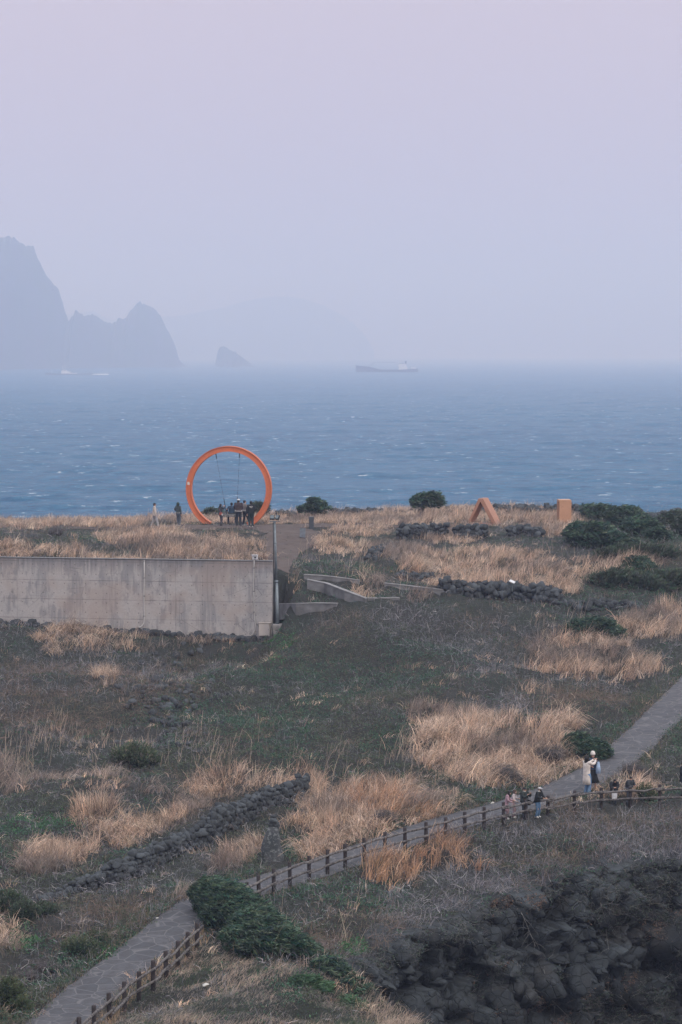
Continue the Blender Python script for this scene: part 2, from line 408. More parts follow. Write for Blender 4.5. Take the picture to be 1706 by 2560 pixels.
# ------------------------------------------------------------------ far headlands in the haze
rockfar = N('far_rock')
nf = rockfar.noise(.012, 8, rockfar.mapv((1, 1, .4)), .65)
zc = rockfar.sep()[2]
rockfar.col(rockfar.mix(rockfar.ramp(nf, [(.4, 0.0), (.6, 1.0)]), (.075, .075, .075), (.06, .085, .05)))
rockfar.rough(.95); rockfar.bump(nf, .8, 12)
def island(name, prof, dist, half, sharp=5, rough=.05, nx=520, ny=45, seed=1, jag=9):
    """prof: photo pixels of the skyline; dist: metres ahead at left and right end"""
    prof = np.array(prof, float); px = np.linspace(prof[0, 0], prof[-1, 0], nx); py = np.interp(px, prof[:, 0], prof[:, 1]) + jag * (fbm(px / 5, px * 0, seed + 2, 3) - .5) * np.clip((905 - np.interp(px, prof[:, 0], prof[:, 1])) / 40, 0, 1)
    d = np.interp(px, [prof[0, 0], prof[-1, 0]], dist)
    P = at(px, py, d); h = np.maximum(P[:, 2], 1); V = np.linspace(-1, 1, ny)
    hw = half * (.35 + .65 * np.clip(h / h.max(), 0, 1))
    X = np.repeat(P[:, 0][None], ny, 0); Y = d[None] + V[:, None] * hw[None]
    nn = fbm(X / h.max() * 5, Y / h.max() * 5, seed, 5) - .5
    face = fbm(X / h.max() * 9, V[:, None] * 3 + X * 0, seed + 4, 4) - .5
    Y = Y + face * hw * .5 * (1 - np.abs(V[:, None]) * .2)
    prof_v = 1 - np.abs(V[:, None] + .5 * face * (1 - np.abs(V[:, None]))) ** sharp
    Z = h[None] * (prof_v - rough * (1 - np.exp(-(V[:, None] * 6) ** 2)) * np.abs(nn) * 3) - 3
    Z = np.where(np.abs(V[:, None]) == 1, -4, Z) 
    return tag(npmesh(name, np.stack([X, Y, Z], -1).reshape(-1, 3), grid_faces(ny, nx), rockfar.m), kind='structure')
island('hills', [(-420,700),(-330,640),(-250,610),(-160,600),(-80,588),(-20,592),(0,589),(12,588),(20,584),(30,590),(36,586),(45,597),(58,605),(66,612),(76,610),(83,607),(88,625),(96,645),(104,662),(112,676),(120,690),(132,703),(145,716),(150,733),(156,752),(163,775),(171,800),(176,793),(184,786),(190,773),(200,779),(212,786),(225,784),(232,782),(240,787),(248,789),(256,798),(268,804),(280,804),(290,801),(297,789),(303,792),(310,796),(315,790),(320,784),(326,774),(335,766),(343,755),(350,750),(356,755),(366,759),(382,765),(392,776),(404,790),(412,808),(424,832),(434,850),(440,864),(443,880),(446,893),(455,904),(466,912)], (4000, 5700), 230, 1.7)
island('rock_islet', [(538,911),(541,897),(544,880),(549,865),(553,862),(561,864),(568,868),(578,872),(590,877),(598,885),(610,893),(622,902),(632,911)], (5700, 5700), 60, 1.8, nx=90, seed=5)
island('far_hills', [(60,800),(130,795),(200,778),(235,776),(270,795),(330,800),(400,790),(450,788),(500,778),(560,767),(600,755),(640,745),(680,740),(720,740),(760,746),(800,758),(830,772),(860,790),(885,808),(905,826),(920,850),(935,875)], (11300, 11800), 500, 1.8, nx=160, seed=8, rough=.02, jag=4)

# ------------------------------------------------------------------ haze
hb = MB(); hb.box((0, 6400, (440 - 8) / 2), (13500, 14600, 448))
hz = hb.build('haze', bpy.data.materials.new('haze_air')); tag(hz, kind='stuff')
hm = hz.data.materials[0]; hm.use_nodes = True; hn = hm.node_tree; hn.nodes.clear()
ho = hn.nodes.new('ShaderNodeOutputMaterial'); pv = hn.nodes.new('ShaderNodeVolumePrincipled')
pv.inputs['Density'].default_value = 0.00043; pv.inputs['Color'].default_value = (.56, .66, .93, 1); pv.inputs['Absorption Color'].default_value = (.7, .6, 1, 1); pv.inputs['Anisotropy'].default_value = .2
hn.links.new(pv.outputs[0], ho.inputs['Volume'])

# ------------------------------------------------------------------ path and dirt track strips
def strip(name, pts, m, lift=.05, nc=7, edge=.12, seed=1):
    pts = np.asarray(pts); t = np.gradient(pts[:, :2], axis=0); t /= np.linalg.norm(t, axis=1)[:, None]; nrm = np.stack([t[:, 1], -t[:, 0]], -1)
    V = []
    for j in np.linspace(-1, 1, nc):
        wob = 1 + (fbm(np.arange(len(pts)) * .35, np.full(len(pts), j * 3.0 + seed), seed) - .5) * edge * 2 if abs(j) == 1 else 1
        x = pts[:, 0] + nrm[:, 0] * j * pts[:, 3] / 2 * wob; y = pts[:, 1] + nrm[:, 1] * j * pts[:, 3] / 2 * wob
        z = gz(x, y) + lift if m is dirt_m else pts[:, 2] + lift - .02 * j * j
        if abs(j) == 1 and m is not dirt_m: z = z - .03
        V.append(np.stack([x, y, z], -1))
    V = np.array(V); return tag(npmesh(name, V.reshape(-1, 3), grid_faces(V.shape[0], V.shape[1]), m, smooth=True), kind='structure')
f = N('flagstone')
pm = f.mapv((1, 1, .0), rot=(0, 0, .6)); pn = f.noise(2.5, 3, pm)
addv = f.t.nodes.new('ShaderNodeVectorMath'); addv.operation = 'MULTIPLY_ADD'
addv.inputs[1].default_value = (.12, .12, 0)
f.lk(pn, addv.inputs[0]); f.lk(pm, addv.inputs[2])
edge = f.vor(1.55, 'DISTANCE_TO_EDGE', addv.outputs[0], rnd=.85); cell = f.vor(1.55, 'F1', addv.outputs[0], 'Color', rnd=.85)
csep = f.sep(cell)
grime = f.noise(3.5, 7, rough=.7)
stone = f.mix(csep[0], (.072, .076, .090), (.118, .118, .132))
stone = f.mix(f.ramp(grime, [(.35, 0.0), (.65, .9)]), stone, (.062, .060, .066))
f.col(f.mix(f.ramp(edge, [(.012, 1.0), (.045, 0.0)]), stone, (.142, .138, .148)))
f.rough(.85); f.bump(f.math('ADD', f.ramp(edge, [(.0, 0.0), (.05, 1.0)]), f.math('MULTIPLY', grime, .6)), .5, .03)
dirt_m = None
pathw = strip('path', PATH, f.m, .035)
dm = N('bare_earth'); dn = dm.noise(1.2, 7, rough=.65); dn2 = dm.noise(14, 5)
dm.col(dm.mix(dm.ramp(dn2, [(.4, 0.0), (.6, .6)]), dm.ramp(dn, [(.35, (.085, .066, .06)), (.65, (.135, .105, .095))]), (.07, .056, .052))); dm.rough(.95); dm.bump(dn2, .6, .05)
dirt_m = dm.m
_dp = [ghit(a, b)[:3].tolist() + [w_] for a, b, w_ in [(400,1318,3.0),(500,1316,3.4),(600,1316,3.6),(690,1317,4.2),(730,1335,3.8),(722,1360,2.8),(700,1390,2.0),(690,1425,1.6)]]
DIRT = resample(_dp, .4); strip('dirt_track', DIRT, dirt_m, .03, nc=15, edge=.35, seed=4)
_dp2 = [ghit(a, b)[:3].tolist() + [w_] for a, b, w_ in [(690,1317,3.0),(800,1312,2.6),(920,1312,1.8),(1020,1316,1.2)]]
DIRT2 = resample(_dp2, .4); strip('dirt_track', DIRT2, dirt_m, .036, nc=9, edge=.4, seed=7)
_dp3 = [ghit(a, b)[:3].tolist() + [w_] for a, b, w_ in [(60,1322,1.4),(200,1322,1.6),(300,1320,1.6),(420,1318,1.6)]]
DIRT3 = resample(_dp3, .4); strip('dirt_track', DIRT3, dirt_m, .04, nc=9, edge=.4, seed=9)

# ------------------------------------------------------------------ gully rock face
cliff_m = N('basalt')
cn = cliff_m.noise(1.3, 7, rough=.65); cn2 = cliff_m.noise(7, 6, rough=.7); cn3 = cliff_m.noise(.5, 3)
cat_ = cliff_m.t.nodes.new('ShaderNodeAttribute'); cat_.attribute_name = 'col'
ccol = cliff_m.mix(cliff_m.ramp(cn, [(.35, 0.0), (.65, .5)]), cat_.outputs['Color'], (.022, .028, .034))
ccol = cliff_m.mix(cliff_m.ramp(cn3, [(.52, 0.0), (.66, .55)]), ccol, (.042, .038, .036))
cliff_m.col(cliff_m.mix(cliff_m.ramp(cn2, [(.5, 0.0), (.72, .35)]), ccol, (.028, .03, .035)))
cliff_m.rough(.85); cliff_m.bump(cliff_m.math('ADD', cliff_m.math('ADD', cn, cliff_m.math('MULTIPLY', cn2, .5)), cliff_m.math('MULTIPLY', cliff_m.ramp(cliff_m.vor(2.3, 'DISTANCE_TO_EDGE'), [(0, 0.0), (.06, 1.0)]), .8)), .8, .12)
fp = resample(np.hstack([farP, np.zeros((len(farP), 1))])[1:14], .065, 1)
ns = len(fp); W_ = np.arange(-.5, 9.5, .065); nw = len(W_)
tt_ = np.gradient(fp[:, :2], axis=0)
for _ in range(3): tt_ = np.stack([np.convolve(np.pad(tt_[:, i], 20, 'edge'), np.ones(41) / 41, 'valid') for i in range(2)], -1)
tt_ /= np.linalg.norm(tt_, axis=1)[:, None]; cnr = np.stack([tt_[:, 1], -tt_[:, 0]], -1)
SS = np.repeat((np.arange(ns) * .065)[None], nw, 0); WW = np.repeat(W_[:, None], ns, 1)
SS2 = SS + (fbm(SS * .6, WW * .6, 2) - .5) * .7 + (fbm(SS * 5, WW * 5, 8, 2) - .5) * .12; WW2 = WW + (fbm(SS * .5, WW * .8, 6) - .5) * .7 + SS * .06
def cells(S, Wd, cs, cw, seed):
    r = np.random.default_rng(seed).random((96, 96, 5)); best = np.full(S.shape, 9e9); sec = best.copy(); val = np.zeros(S.shape)
    ci = np.floor(S / cs).astype(int); cj = np.floor(Wd / cw).astype(int)
    for a in (-1, 0, 1):
        for b in (-1, 0, 1):
            q = r[(ci + a) % 96, (cj + b) % 96]; dx = S / cs - (ci + a + q[..., 0]); dy = Wd / cw - (cj + b + q[..., 1])
            dd = np.maximum(np.abs(dx), np.abs(dy)) * .9 + .1 * np.hypot(dx, dy); vv = q[..., 2] + (q[..., 3] - .5) * dx * 1.1 + (q[..., 4] - .5) * dy * 1.4
            k = dd < best; sec = np.where(k, best, np.minimum(sec, dd)); val = np.where(k, vv, val); best = np.where(k, dd, best)
    return val, sec - best
v1, e1 = cells(SS2, WW2, 1.5, 1.25, 3); v2, e2 = cells(SS2, WW2, .6, .55, 5)
off = .12 * WW + v1 * 1.25 + v2 * .5 - .6 * np.exp(-(e1 / .05) ** 2) - .25 * np.exp(-(e2 / .06) ** 2) + (fbm(SS * 3, WW * 3, 9) - .5) * .12
led = fbm(SS * .12, WW * .5, 14); off = off + (sstep(2.2, 2.9, WW + (led - .5) * 3) + sstep(5.2, 5.8, WW + (led - .5) * 4)) * .8 - .75
off = off * sstep(-.3, .35, WW) - 1.5 * (1 - sstep(-.5, .05, WW))
topz = gz(fp[:, 0] - cnr[:, 0] * 1.35, fp[:, 1] - cnr[:, 1] * 1.35) + .02
topz = np.convolve(np.pad(topz, 6, 'edge'), np.ones(13) / 13, 'valid')
CX = fp[:, 0][None] + cnr[:, 0][None] * off; CY = fp[:, 1][None] + cnr[:, 1][None] * off
CZ = topz[None] - np.maximum(WW, 0) - .1 * sstep(-.5, .2, WW) + .03 * (WW < 0)
cliff = npmesh('cliff', np.stack([CX, CY, CZ], -1).reshape(-1, 3), grid_faces(nw, ns), cliff_m.m, (np.clip(.013 + .055 * np.clip(v1, 0, 1) * (.6 + .8 * np.clip(v2, 0, 1)), .012, .12)[..., None] * np.array([.86, 1.0, 1.12])).reshape(-1, 3))
tag(cliff, kind='structure')

# ------------------------------------------------------------------ concrete retaining wall
cm = N('board_marked_concrete')
X_, Y_, Z_ = cm.sep()
c1 = cm.noise(.55, 8, rough=.65); c2 = cm.noise(9, 6, rough=.7); st = cm.noise(1.0, 5, cm.mapv((4.5, 1, .25)), .7); st2 = cm.noise(1.0, 4, cm.mapv((.9, 1, .5), (3, 0, 0)), .6)
base = cm.ramp(c1, [(.3, (.40, .355, .34)), (.5, (.46, .43, .42)), (.7, (.37, .365, .375))])
base = cm.mix(cm.ramp(c2, [(.42, 0.0), (.7, .35)]), base, (.20, .19, .19))
topband = cm.math('MULTIPLY', cm.ramp(cm.math('ADD', cm.math('MULTIPLY', Z_, -.36), cm.math('MULTIPLY', st, 1.1)), [(.50, 1.0), (.86, 0.0)]), .92)
base = cm.mix(topband, base, (.15, .15, .165))
patch = cm.math('MULTIPLY', cm.ramp(st2, [(.48, 0.0), (.54, 1.0)]), cm.ramp(st, [(.38, 0.0), (.56, .6)]))
base = cm.mix(patch, base, (.19, .19, .205))
rust = cm.ramp(cm.noise(.28, 3, cm.mapv((1, 1, 1.6), (9, 0, 2))), [(.50, 0.0), (.62, .45)])
base = cm.mix(rust, base, (.36, .285, .25))
def saw(v, per, off=0):   # distance to the nearest line of a grid, metres
    return cm.math('ABSOLUTE', cm.math('SUBTRACT', cm.math('MULTIPLY', cm.math('FRACT', cm.math('ADD', cm.math('DIVIDE', v, per), .5 + off)), per), per / 2))
gx = saw(X_, 1.92); gzz = saw(Z_, 1.12, .15)
line = cm.math('MAXIMUM', cm.math('MULTIPLY', cm.ramp(gx, [(.012, 1.0), (.045, 0.0)]), .3), cm.math('MULTIPLY', cm.ramp(gzz, [(.010, 1.0), (.04, 0.0)]), .5))
line = cm.math('MULTIPLY', line, cm.ramp(cm.noise(1.3, 3), [(.35, .15), (.6, 1.0)]))
base = cm.mix(line, base, (.13, .12, .12))
hx = saw(X_, .64, .5); hz_ = saw(Z_, .56, .65)
hole = cm.ramp(cm.math('SQRT', cm.math('ADD', cm.math('MULTIPLY', hx, hx), cm.math('MULTIPLY', hz_, hz_))), [(.028, 1.0), (.045, 0.0)])
base = cm.mix(cm.math('MULTIPLY', hole, .5), base, (.08, .075, .075))
crack = cm.vor(1.1, 'DISTANCE_TO_EDGE', cm.mapv((.5, 1, 1)))
base = cm.mix(cm.math('MULTIPLY', cm.ramp(crack, [(.004, 1.0), (.012, 0.0)]), cm.ramp(cm.noise(.4, 2), [(.5, 0.0), (.6, .5)])), base, (.12, .11, .11))
cm.col(base); cm.rough(.9)
cm.bump(cm.math('SUBTRACT', cm.math('SUBTRACT', cm.math('MULTIPLY', c2, .3), hole), line), .5, .02)
wx = wl2; wang = math.atan2(wdir[1], wdir[0]); Lw = float(np.linalg.norm(wr[:2] - wl2))
wall = thing('retaining_wall', 'long board-marked grey concrete retaining wall, stained dark along its top', 'wall', (wr[0], wr[1], WTOP), wang)
mb = MB(); mb.box((-Lw / 2, .16, -3.4), (Lw, .32, 6.8)); mb.build('wall_face', cm.m, wall, bevel=.02)
mb = MB(); mb.box((-Lw / 2 - .003, .16, .022), (Lw + .04, .40, .04)); mb.build('coping', mat('weathered_coping', (.20, .20, .205), .9, var=.3, scale=4), wall, bevel=.01)
def wallpt(px, py, off=0.0):
    """a point on the front face of the wall seen at a photo pixel"""
    d = raydir(px, py); o = np.array([0, 0, CAMZ]); nn = np.array([wnrm[0], wnrm[1], 0]); q = np.array([wr[0], wr[1], 0])
    t = ((q - o) @ nn + off) / (d @ nn); return o + d * t
pvc = mat('pale_plastic_pipe', (.55, .53, .52), .5, var=.15)
t = thing('conduit_pipe', 'thin white pipe running down the middle of the concrete wall', 'pipe', wallpt(361, 1401, .04), 0)
L0 = Vector(t.location); mb = MB()
pts = [wallpt(361, 1401, .035), wallpt(361, 1440, .035), wallpt(360, 1490, .035), wallpt(361, 1545, .035), wallpt(360, 1558, .05), wallpt(354, 1566, .12), wallpt(345, 1570, .25)]
mb.tube([Vector(p) - L0 for p in pts], .035, 8); mb.build('pipe', pvc, t, True)
for py in (1404, 1445, 1490, 1540):
    mb = MB(); p = Vector(wallpt(361, py, .03)) - L0; mb.box(p, (.12, .07, .04)); mb.build('clamp', mat('dark_clamp', (.08, .08, .09), .5), t)
t = thing('conduit_pipe', 'thin beige cable pipe curving down the right end of the wall under the sensor box', 'pipe', wallpt(636, 1401, .04), 0)
L0 = Vector(t.location); mb = MB()
pts = [wallpt(a, b, .035) for a, b in [(636,1401),(635,1420),(634,1460),(635,1500),(636,1540),(639,1562),(638,1575),(632,1586),(622,1592),(610,1594)]]
mb.tube([Vector(p) - L0 for p in pts], .026, 8); mb.build('pipe', pvc, t, True)
for py in (1420, 1478, 1530):
    mb = MB(); p = Vector(wallpt(635, py, .03)) - L0; mb.box(p, (.11, .07, .035)); mb.build('clamp', mat('dark_clamp', (.08, .08, .09), .5), t)
# white sensor box on the wall top
p = wallpt(638, 1399, -.12); t = thing('sensor_box', 'small white sensor box standing on top of the concrete wall', 'sensor box', (p[0], p[1], WTOP + .045), wang)
mb = MB(); mb.box((0, 0, .17), (.30, .2, .24)); mb.build('housing', mat('white_paint', (.72, .72, .74), .4, var=.1), t, bevel=.02)
mb = MB(); mb.box((0, 0, .03), (.10, .10, .07)); mb.build('foot', mat('grey_metal', (.3, .31, .33), .5), t)
mb = MB(); mb.box((.03, -.104, .16), (.11, .012, .09)); mb.build('lens', mat('dark_lens', (.05, .05, .07), .2), t)
mb = MB(); mb.box((0, -.03, .305), (.36, .30, .02)); mb.build('hood', mat('white_paint', (.72, .72, .74), .4, var=.1), t)
# beige utility cabinet
pc = wallpt(662, 1590, .22); t = thing('utility_cabinet', 'beige metal utility cabinet at the right foot of the concrete wall', 'cabinet', (pc[0], pc[1], pc[2]), wang)
bei = mat('beige_enamel', (.60, .54, .50), .5, var=.06, scale=1.5)
mb = MB(); mb.box((0, .05, .38), (.66, .30, .76)); mb.build('housing', bei, t, bevel=.012)
mb = MB(); mb.box((-.01, -.112, .385), (.60, .02, .70)); dr = mb.build('door', bei, t, bevel=.006)
mb = MB(); mb.box((.24, -.13, .40), (.02, .03, .08)); mb.build('handle', mat('grey_metal', (.3, .31, .33), .5), dr)
mb = MB(); mb.box((0, .04, .775), (.72, .38, .025)); mb.build('lid', bei, t)
mb = MB(); mb.box((-.27, .1, -.25), (.05, .05, .5)); mb.build('leg', mat('grey_metal', (.3, .31, .33), .5), t)
mb = MB(); mb.box((.27, .1, -.25), (.05, .05, .5)); mb.build('leg', mat('grey_metal', (.3, .31, .33), .5), t)

# floodlight pole with its concrete base
gal = mat('galvanised_steel', (.22, .255, .28), .45, .3, var=.25, scale=6)
pb = at(694, 1556, 138.8); pb[2] -= .0
t = thing('floodlight_pole', 'tall grey steel floodlight pole at the end of the concrete wall', 'light pole', tuple(pb))
top = at(687, 1303, 138.8)[2] - pb[2]; px0 = at(687, 1303, 138.8)[0] - pb[0]
mb = MB(); mb.tube([(0, 0, -.1), (0, 0, .6), (px0 * .4, 0, top * .4)], [.11, .105, .10], 14); mb.tube([(px0 * .4, 0, top * .4), (px0 * .99, 0, top * .99)], [.085, .06], 14); mb.build('pole', gal, t, True)
mb = MB(); mb.tube([(px0 * .4, 0, top * .4 - .04), (px0 * .4, 0, top * .4 + .1)], [.115, .115], 14); mb.build('collar', gal, t, True)
mb = MB(); mb.tube([(px0 * .8, 0, top * .78), (px0 * .8, 0, top * .78 + .06)], [.09, .09], 14); mb.build('collar', gal, t, True)
blk = mat('black_cable', (.025, .027, .03), .6)
mb = MB(); mb.tube([(-.12, -.05, .0), (-.13, -.08, .6), (-.16, -.08, 1.4), (-.12, -.08, 2.3), (-.14 + px0 * .5, -.08, 3.2), (-.10 + px0 * .8, -.07, 4.6), (-.08 + px0, -.05, top - .1)], .022, 6); mb.build('cable', blk, t, True)
mb = MB(); mb.box((px0, 0, top), (.62, .05, .05)); mb.box((px0, 0, top - .06), (.14, .14, .1)); mb.build('crossbar', gal, t)
lamp = mat('black_lamp_housing', (.03, .035, .04), .35, .2)
for k, xo in enumerate((-.13, .17)):
    mb = MB(); rot = Euler((R(-35), 0, R(-8 - 20 * k))).to_matrix()
    mb.box((px0 + xo, 0, top + .22), (.27 if k == 0 else .23, .12, .27), rot, taper=.93); fl = mb.build('floodlight', lamp, t, bevel=.012)
    mb = MB(); mb.box(Vector((px0 + xo, 0, top + .22)) + rot @ Vector((0, -.066, 0)), (.22 if k == 0 else .19, .012, .22), rot); mb.build('glass', mat('lamp_glass', (.16, .19, .21), .12, var=.2), fl)
    for s1_ in (-.15, .15):
        mb = MB(); mb.box((px0 + xo + s1_, 0, top + .12), (.015, .05, .22)); mb.build('bracket', gal, fl)
cb = mat('rough_cast_concrete', (.34, .32, .315), .9, var=.4, scale=3, bump=.4, bscale=12)
t2 = thing('concrete_footing', 'rough split concrete footing block under the floodlight pole', 'footing', (pb[0] + .05, pb[1] - .05, pb[2] - .12))
mb = MB(); mb.loft([[(-.28, -.22, -1.2), (.12, -.3, -1.2), (.12, .28, -1.2), (-.28, .25, -1.2)], [(-.34, -.26, .02), (.34, -.26, .05), (.34, .26, .05), (-.34, .26, .02)]]); mb.build('block', cb, t2, bevel=.03)
mb = MB(); mb.loft([[(-.02, -.36, -1.25), (.22, -.36, -1.25), (.22, -.24, -1.25), (-.02, -.24, -1.25)], [(.06, -.34, .0), (.36, -.34, .0), (.36, -.268, .0), (.06, -.268, .0)]]); mb.build('slab', mat('pale_concrete', (.42, .40, .395), .9, var=.3, scale=4), t2, bevel=.02)
mb = MB(); mb.tube([(-.33, -.2, .05), (-.36, -.3, -.1), (-.28, -.33, -.6), (-.2, -.33, -1.0)], .02, 6); mb.tube([(.28, -.37, -.1), (.1, -.38, -.6), (0, -.38, -1.1)], .035, 6); mb.build('cable', blk, t2, True)

# low terrace walls beside the pole
lowm = mat('old_terrace_concrete', (.22, .218, .225), .9, var=.45, scale=1.6, bump=.3, bscale=8)
def lowwall(pts, label, th=.22, drop=.9):
    """pts: pixel x, pixel row of the top edge, pixel row of the foot"""
    P = []
    for px, pt, pb_ in pts:
        g_ = ghit(px, pb_); q = at(px, pt, g_[1]); P.append(q)
    P = np.array(P); o = P[0]; LOWW.append(P)
    t = thing('terrace_wall', label, 'low wall', tuple(o), 0, 'low concrete terrace walls'); mb = MB(); m2 = MB()
    d = np.gradient(P[:, :2], axis=0); d /= np.linalg.norm(d, axis=1)[:, None]; n = np.stack([-d[:, 1], d[:, 0], 0 * d[:, 0]], -1); n[n[:, 1] < 0] *= -1
    mb.loft([[tuple(p - o), tuple(p - o + n_ * th), tuple(p - o + n_ * th - [0, 0, drop]), tuple(p - o - [0, 0, drop])] for p, n_ in zip(P, n)]); mb.build('wall_face', lowm, t, bevel=.015)
    m2.loft([[tuple(p - o - n_ * .03 + [0, 0, .003]), tuple(p - o - n_ * .03 + [0, 0, .05]), tuple(p - o + n_ * (th + .03) + [0, 0, .05]), tuple(p - o + n_ * (th + .03) + [0, 0, .003])] for p, n_ in zip(P, n)]); m2.build('coping', copm, t)
    return t
LOWW = []; copm = mat('terrace_coping', (.28, .275, .28), .9, var=.3, scale=3)
lowwall([(760,1438,1449), (800,1440,1451), (840,1444,1456), (900,1452,1462)], 'pale low concrete wall at the back of the planted terrace')
lowwall([(768,1450,1474), (812,1459,1484), (862,1478,1502), (914,1497,1507)], 'low concrete wall slanting down to the right in front of the terrace')
lowwall([(692,1511,1540), (740,1510,1538), (790,1509,1530), (842,1510,1518)], 'low concrete wall directly right of the floodlight pole')
lowwall([(962,1459,1468), (1050,1469,1478), (1110,1476,1486), (1170,1482,1490)], 'long pale concrete kerb wall in front of the lava stone wall')
lowwall([(920,1497,1502), (1000,1496,1501)], 'short concrete kerb at the lower terrace edge')

# ------------------------------------------------------------------ lava stones
lava = N('lava_stone'); ln = lava.noise(2.2, 6, rough=.7); ln2 = lava.noise(16, 5, rough=.7); ov = lava.t.nodes.new('ShaderNodeAttribute'); ov.attribute_name = 'col'
lava.col(lava.mix(lava.ramp(ln2, [(.5, 0.0), (.7, .45)]), lava.mix(lava.ramp(ln, [(.35, 0.0), (.65, .6)]), ov.outputs['Color'], (.045, .05, .058)), (.15, .16, .16)))
lava.rough(.9); lava.bump(lava.math('ADD', ln2, ln), .6, .04)
_b = bmesh.new(); bmesh.ops.create_icosphere(_b, subdivisions=2, radius=1); ICO = np.array([v.co for v in _b.verts]); ICOF = np.array([[v.index for v in f.verts] for f in _b.faces]); _b.free()
def stones(pos, size, r, aniso=.35, box=.55):
    """rough boulders as one vertex / face / colour set"""
    n = len(pos); size = np.asarray(size, float).reshape(-1, 1)
    sc3 = size * (1 + (r.random((n, 3)) - .5) * 2 * aniso)
    q = r.normal(size=(n, 4)); q /= np.linalg.norm(q, axis=1)[:, None]; a, b, c, d = q.T
    M = np.stack([np.stack([1 - 2 * (c * c + d * d), 2 * (b * c - d * a), 2 * (b * d + c * a)], -1), np.stack([2 * (b * c + d * a), 1 - 2 * (b * b + d * d), 2 * (c * d - b * a)], -1), np.stack([2 * (b * d - c * a), 2 * (c * d + b * a), 1 - 2 * (b * b + c * c)], -1)], 1)
    base = (np.sign(ICO) * np.abs(ICO) ** box * .92)[None] * (.86 + .3 * vn3(ICO[None] * 1.6 + r.random((n, 1, 3)) * 60))[..., None]
    # a few cut planes make facets
    for _ in range(10):
        nn = r.normal(size=(n, 3)); nn /= np.linalg.norm(nn, axis=1)[:, None]; dd = (base * nn[:, None]).sum(-1) - (.62 + .22 * r.random((n, 1)))
        base = base - np.maximum(dd, 0)[..., None] * nn[:, None]
    V = np.einsum('nij,nkj->nki', M, base * sc3[:, None]) * np.array([1, 1, .9]) + np.asarray(pos)[:, None]
    F = ICOF[None] + (np.arange(n) * len(ICO))[:, None, None]
    g_ = .030 + .075 * r.random((n, 1)) ** 1.5; col = np.repeat(np.hstack([g_ * .88, g_, g_ * 1.12])[:, None], len(ICO), 1)
    return V.reshape(-1, 3), F.reshape(-1, 3), col.reshape(-1, 3)
def lavawall(pts, hgt, label, st=.26, th=.5, seed=1, tumble=.0, y0=62, taper=1.0):
    P = np.array([ghit(a, b, y0) if y0 < 150 else [at(a, b, y0)[0], y0, gz(at(a, b, y0)[0], y0)] for a, b in pts]); P = resample(P, st * .8, 1); r = np.random.default_rng(seed); pos = []; sz = []
    t = np.gradient(P[:, :2], axis=0); t /= np.linalg.norm(t, axis=1)[:, None]; n_ = np.stack([t[:, 1], -t[:, 0]], -1)
    hgt = hgt * np.interp(np.arange(len(P)), [0, len(P) * .3], [taper, 1.0])
    hh = hgt * (1 - tumble * fbm(np.arange(len(P)) * .09, np.zeros(len(P)), seed + 3) * 1.6)
    for i, p in enumerate(P):
        nl = max(1, int(round(hh[i] / (st * .72))))
        for l in range(nl):
            wd = th * (1 - .3 * l / max(nl, 1)) / 2
            for o in ((-wd, wd) if nl > 1 or th > .4 else (0,)):
                j = r.normal(0, st * .17, 3); x = p[0] + n_[i, 0] * o + j[0] + t[i, 0] * (l % 2) * st * .4; y = p[1] + n_[i, 1] * o + j[1] + t[i, 1] * (l % 2) * st * .4
                pos.append((x, y, gz(x, y) + st * .25 + l * st * .72 + j[2])); sz.append(st * r.uniform(.5, .92))
    pos = np.array(pos); o = pos[0].copy(); o[2] -= .3
    V, F, c = stones(pos - o, sz, r); ob = npmesh('dry_stone_wall', V, F, lava.m, c); ob.location = o
    return tag(ob, label, 'stone wall', 'dry lava stone walls')
lavawall([(95,2262),(180,2236),(270,2210),(360,2178),(450,2136),(530,2094),(610,2050),(690,2014),(760,1985)], .76, 'long dark lava stone wall running diagonally through the lower left grass', seed=2, st=.23, th=.42, taper=.35)
lavawall([(1105,1482),(1160,1488),(1220,1490),(1290,1493),(1340,1500),(1400,1508)], .95, 'tall rough lava stone wall with the white plate lying on it', seed=3, st=.36, tumble=.2)
lavawall([(1400,1508),(1440,1516),(1480,1520),(1540,1519),(1600,1515)], .62, 'low tumbled lava stone wall trailing off to the right', seed=4, st=.3, tumble=.5)
lavawall([(1000,1350),(1040,1345),(1080,1343),(1112,1345)], .85, 'dark lava stone wall in the grass left of the triangle frame', seed=5, st=.3)
lavawall([(1138,1347),(1180,1345),(1212,1346)], .85, 'short dark lava stone wall directly below the triangle frame', seed=6, st=.3)
lavawall([(1275,1340),(1310,1338),(1350,1342)], .6, 'low lava stone wall between the triangle and the upright panel', seed=7, st=.3)
lavawall([(1000,1446),(1040,1450),(1080,1455)], .5, 'short lava stone wall just left of the tall rough wall', seed=8, st=.3, tumble=.3)
lavawall([(925,1400),(940,1388),(960,1375),(990,1362)], .5, 'curving lava stone wall overgrown with grass', seed=18, st=.3, tumble=.5)
for k, (a, lab) in enumerate([([(540,1290),(575,1288),(610,1287)], 'black lava stone wall on the skyline inside the ring'), ([(660,1282),(700,1280),(735,1281)], 'black lava stone wall on the skyline right beside the ring'), ([(830,1277),(900,1275),(980,1273),(1060,1268)], 'black lava stone wall on the skyline left of the round shrub'), ([(1190,1262),(1260,1260),(1330,1262),(1390,1266)], 'black lava stone wall on the skyline behind the orange triangle'), ([(1420,1270),(1500,1276),(1570,1282),(1640,1284),(1720,1288)], 'rugged black lava wall on the skyline at the right edge')]):
    lavawall(a, (.9, .8, .8, 1.3, 1.5)[k], lab, seed=20 + k, st=.38, th=.9, tumble=.6, y0=(180,181,183,182,181)[k])
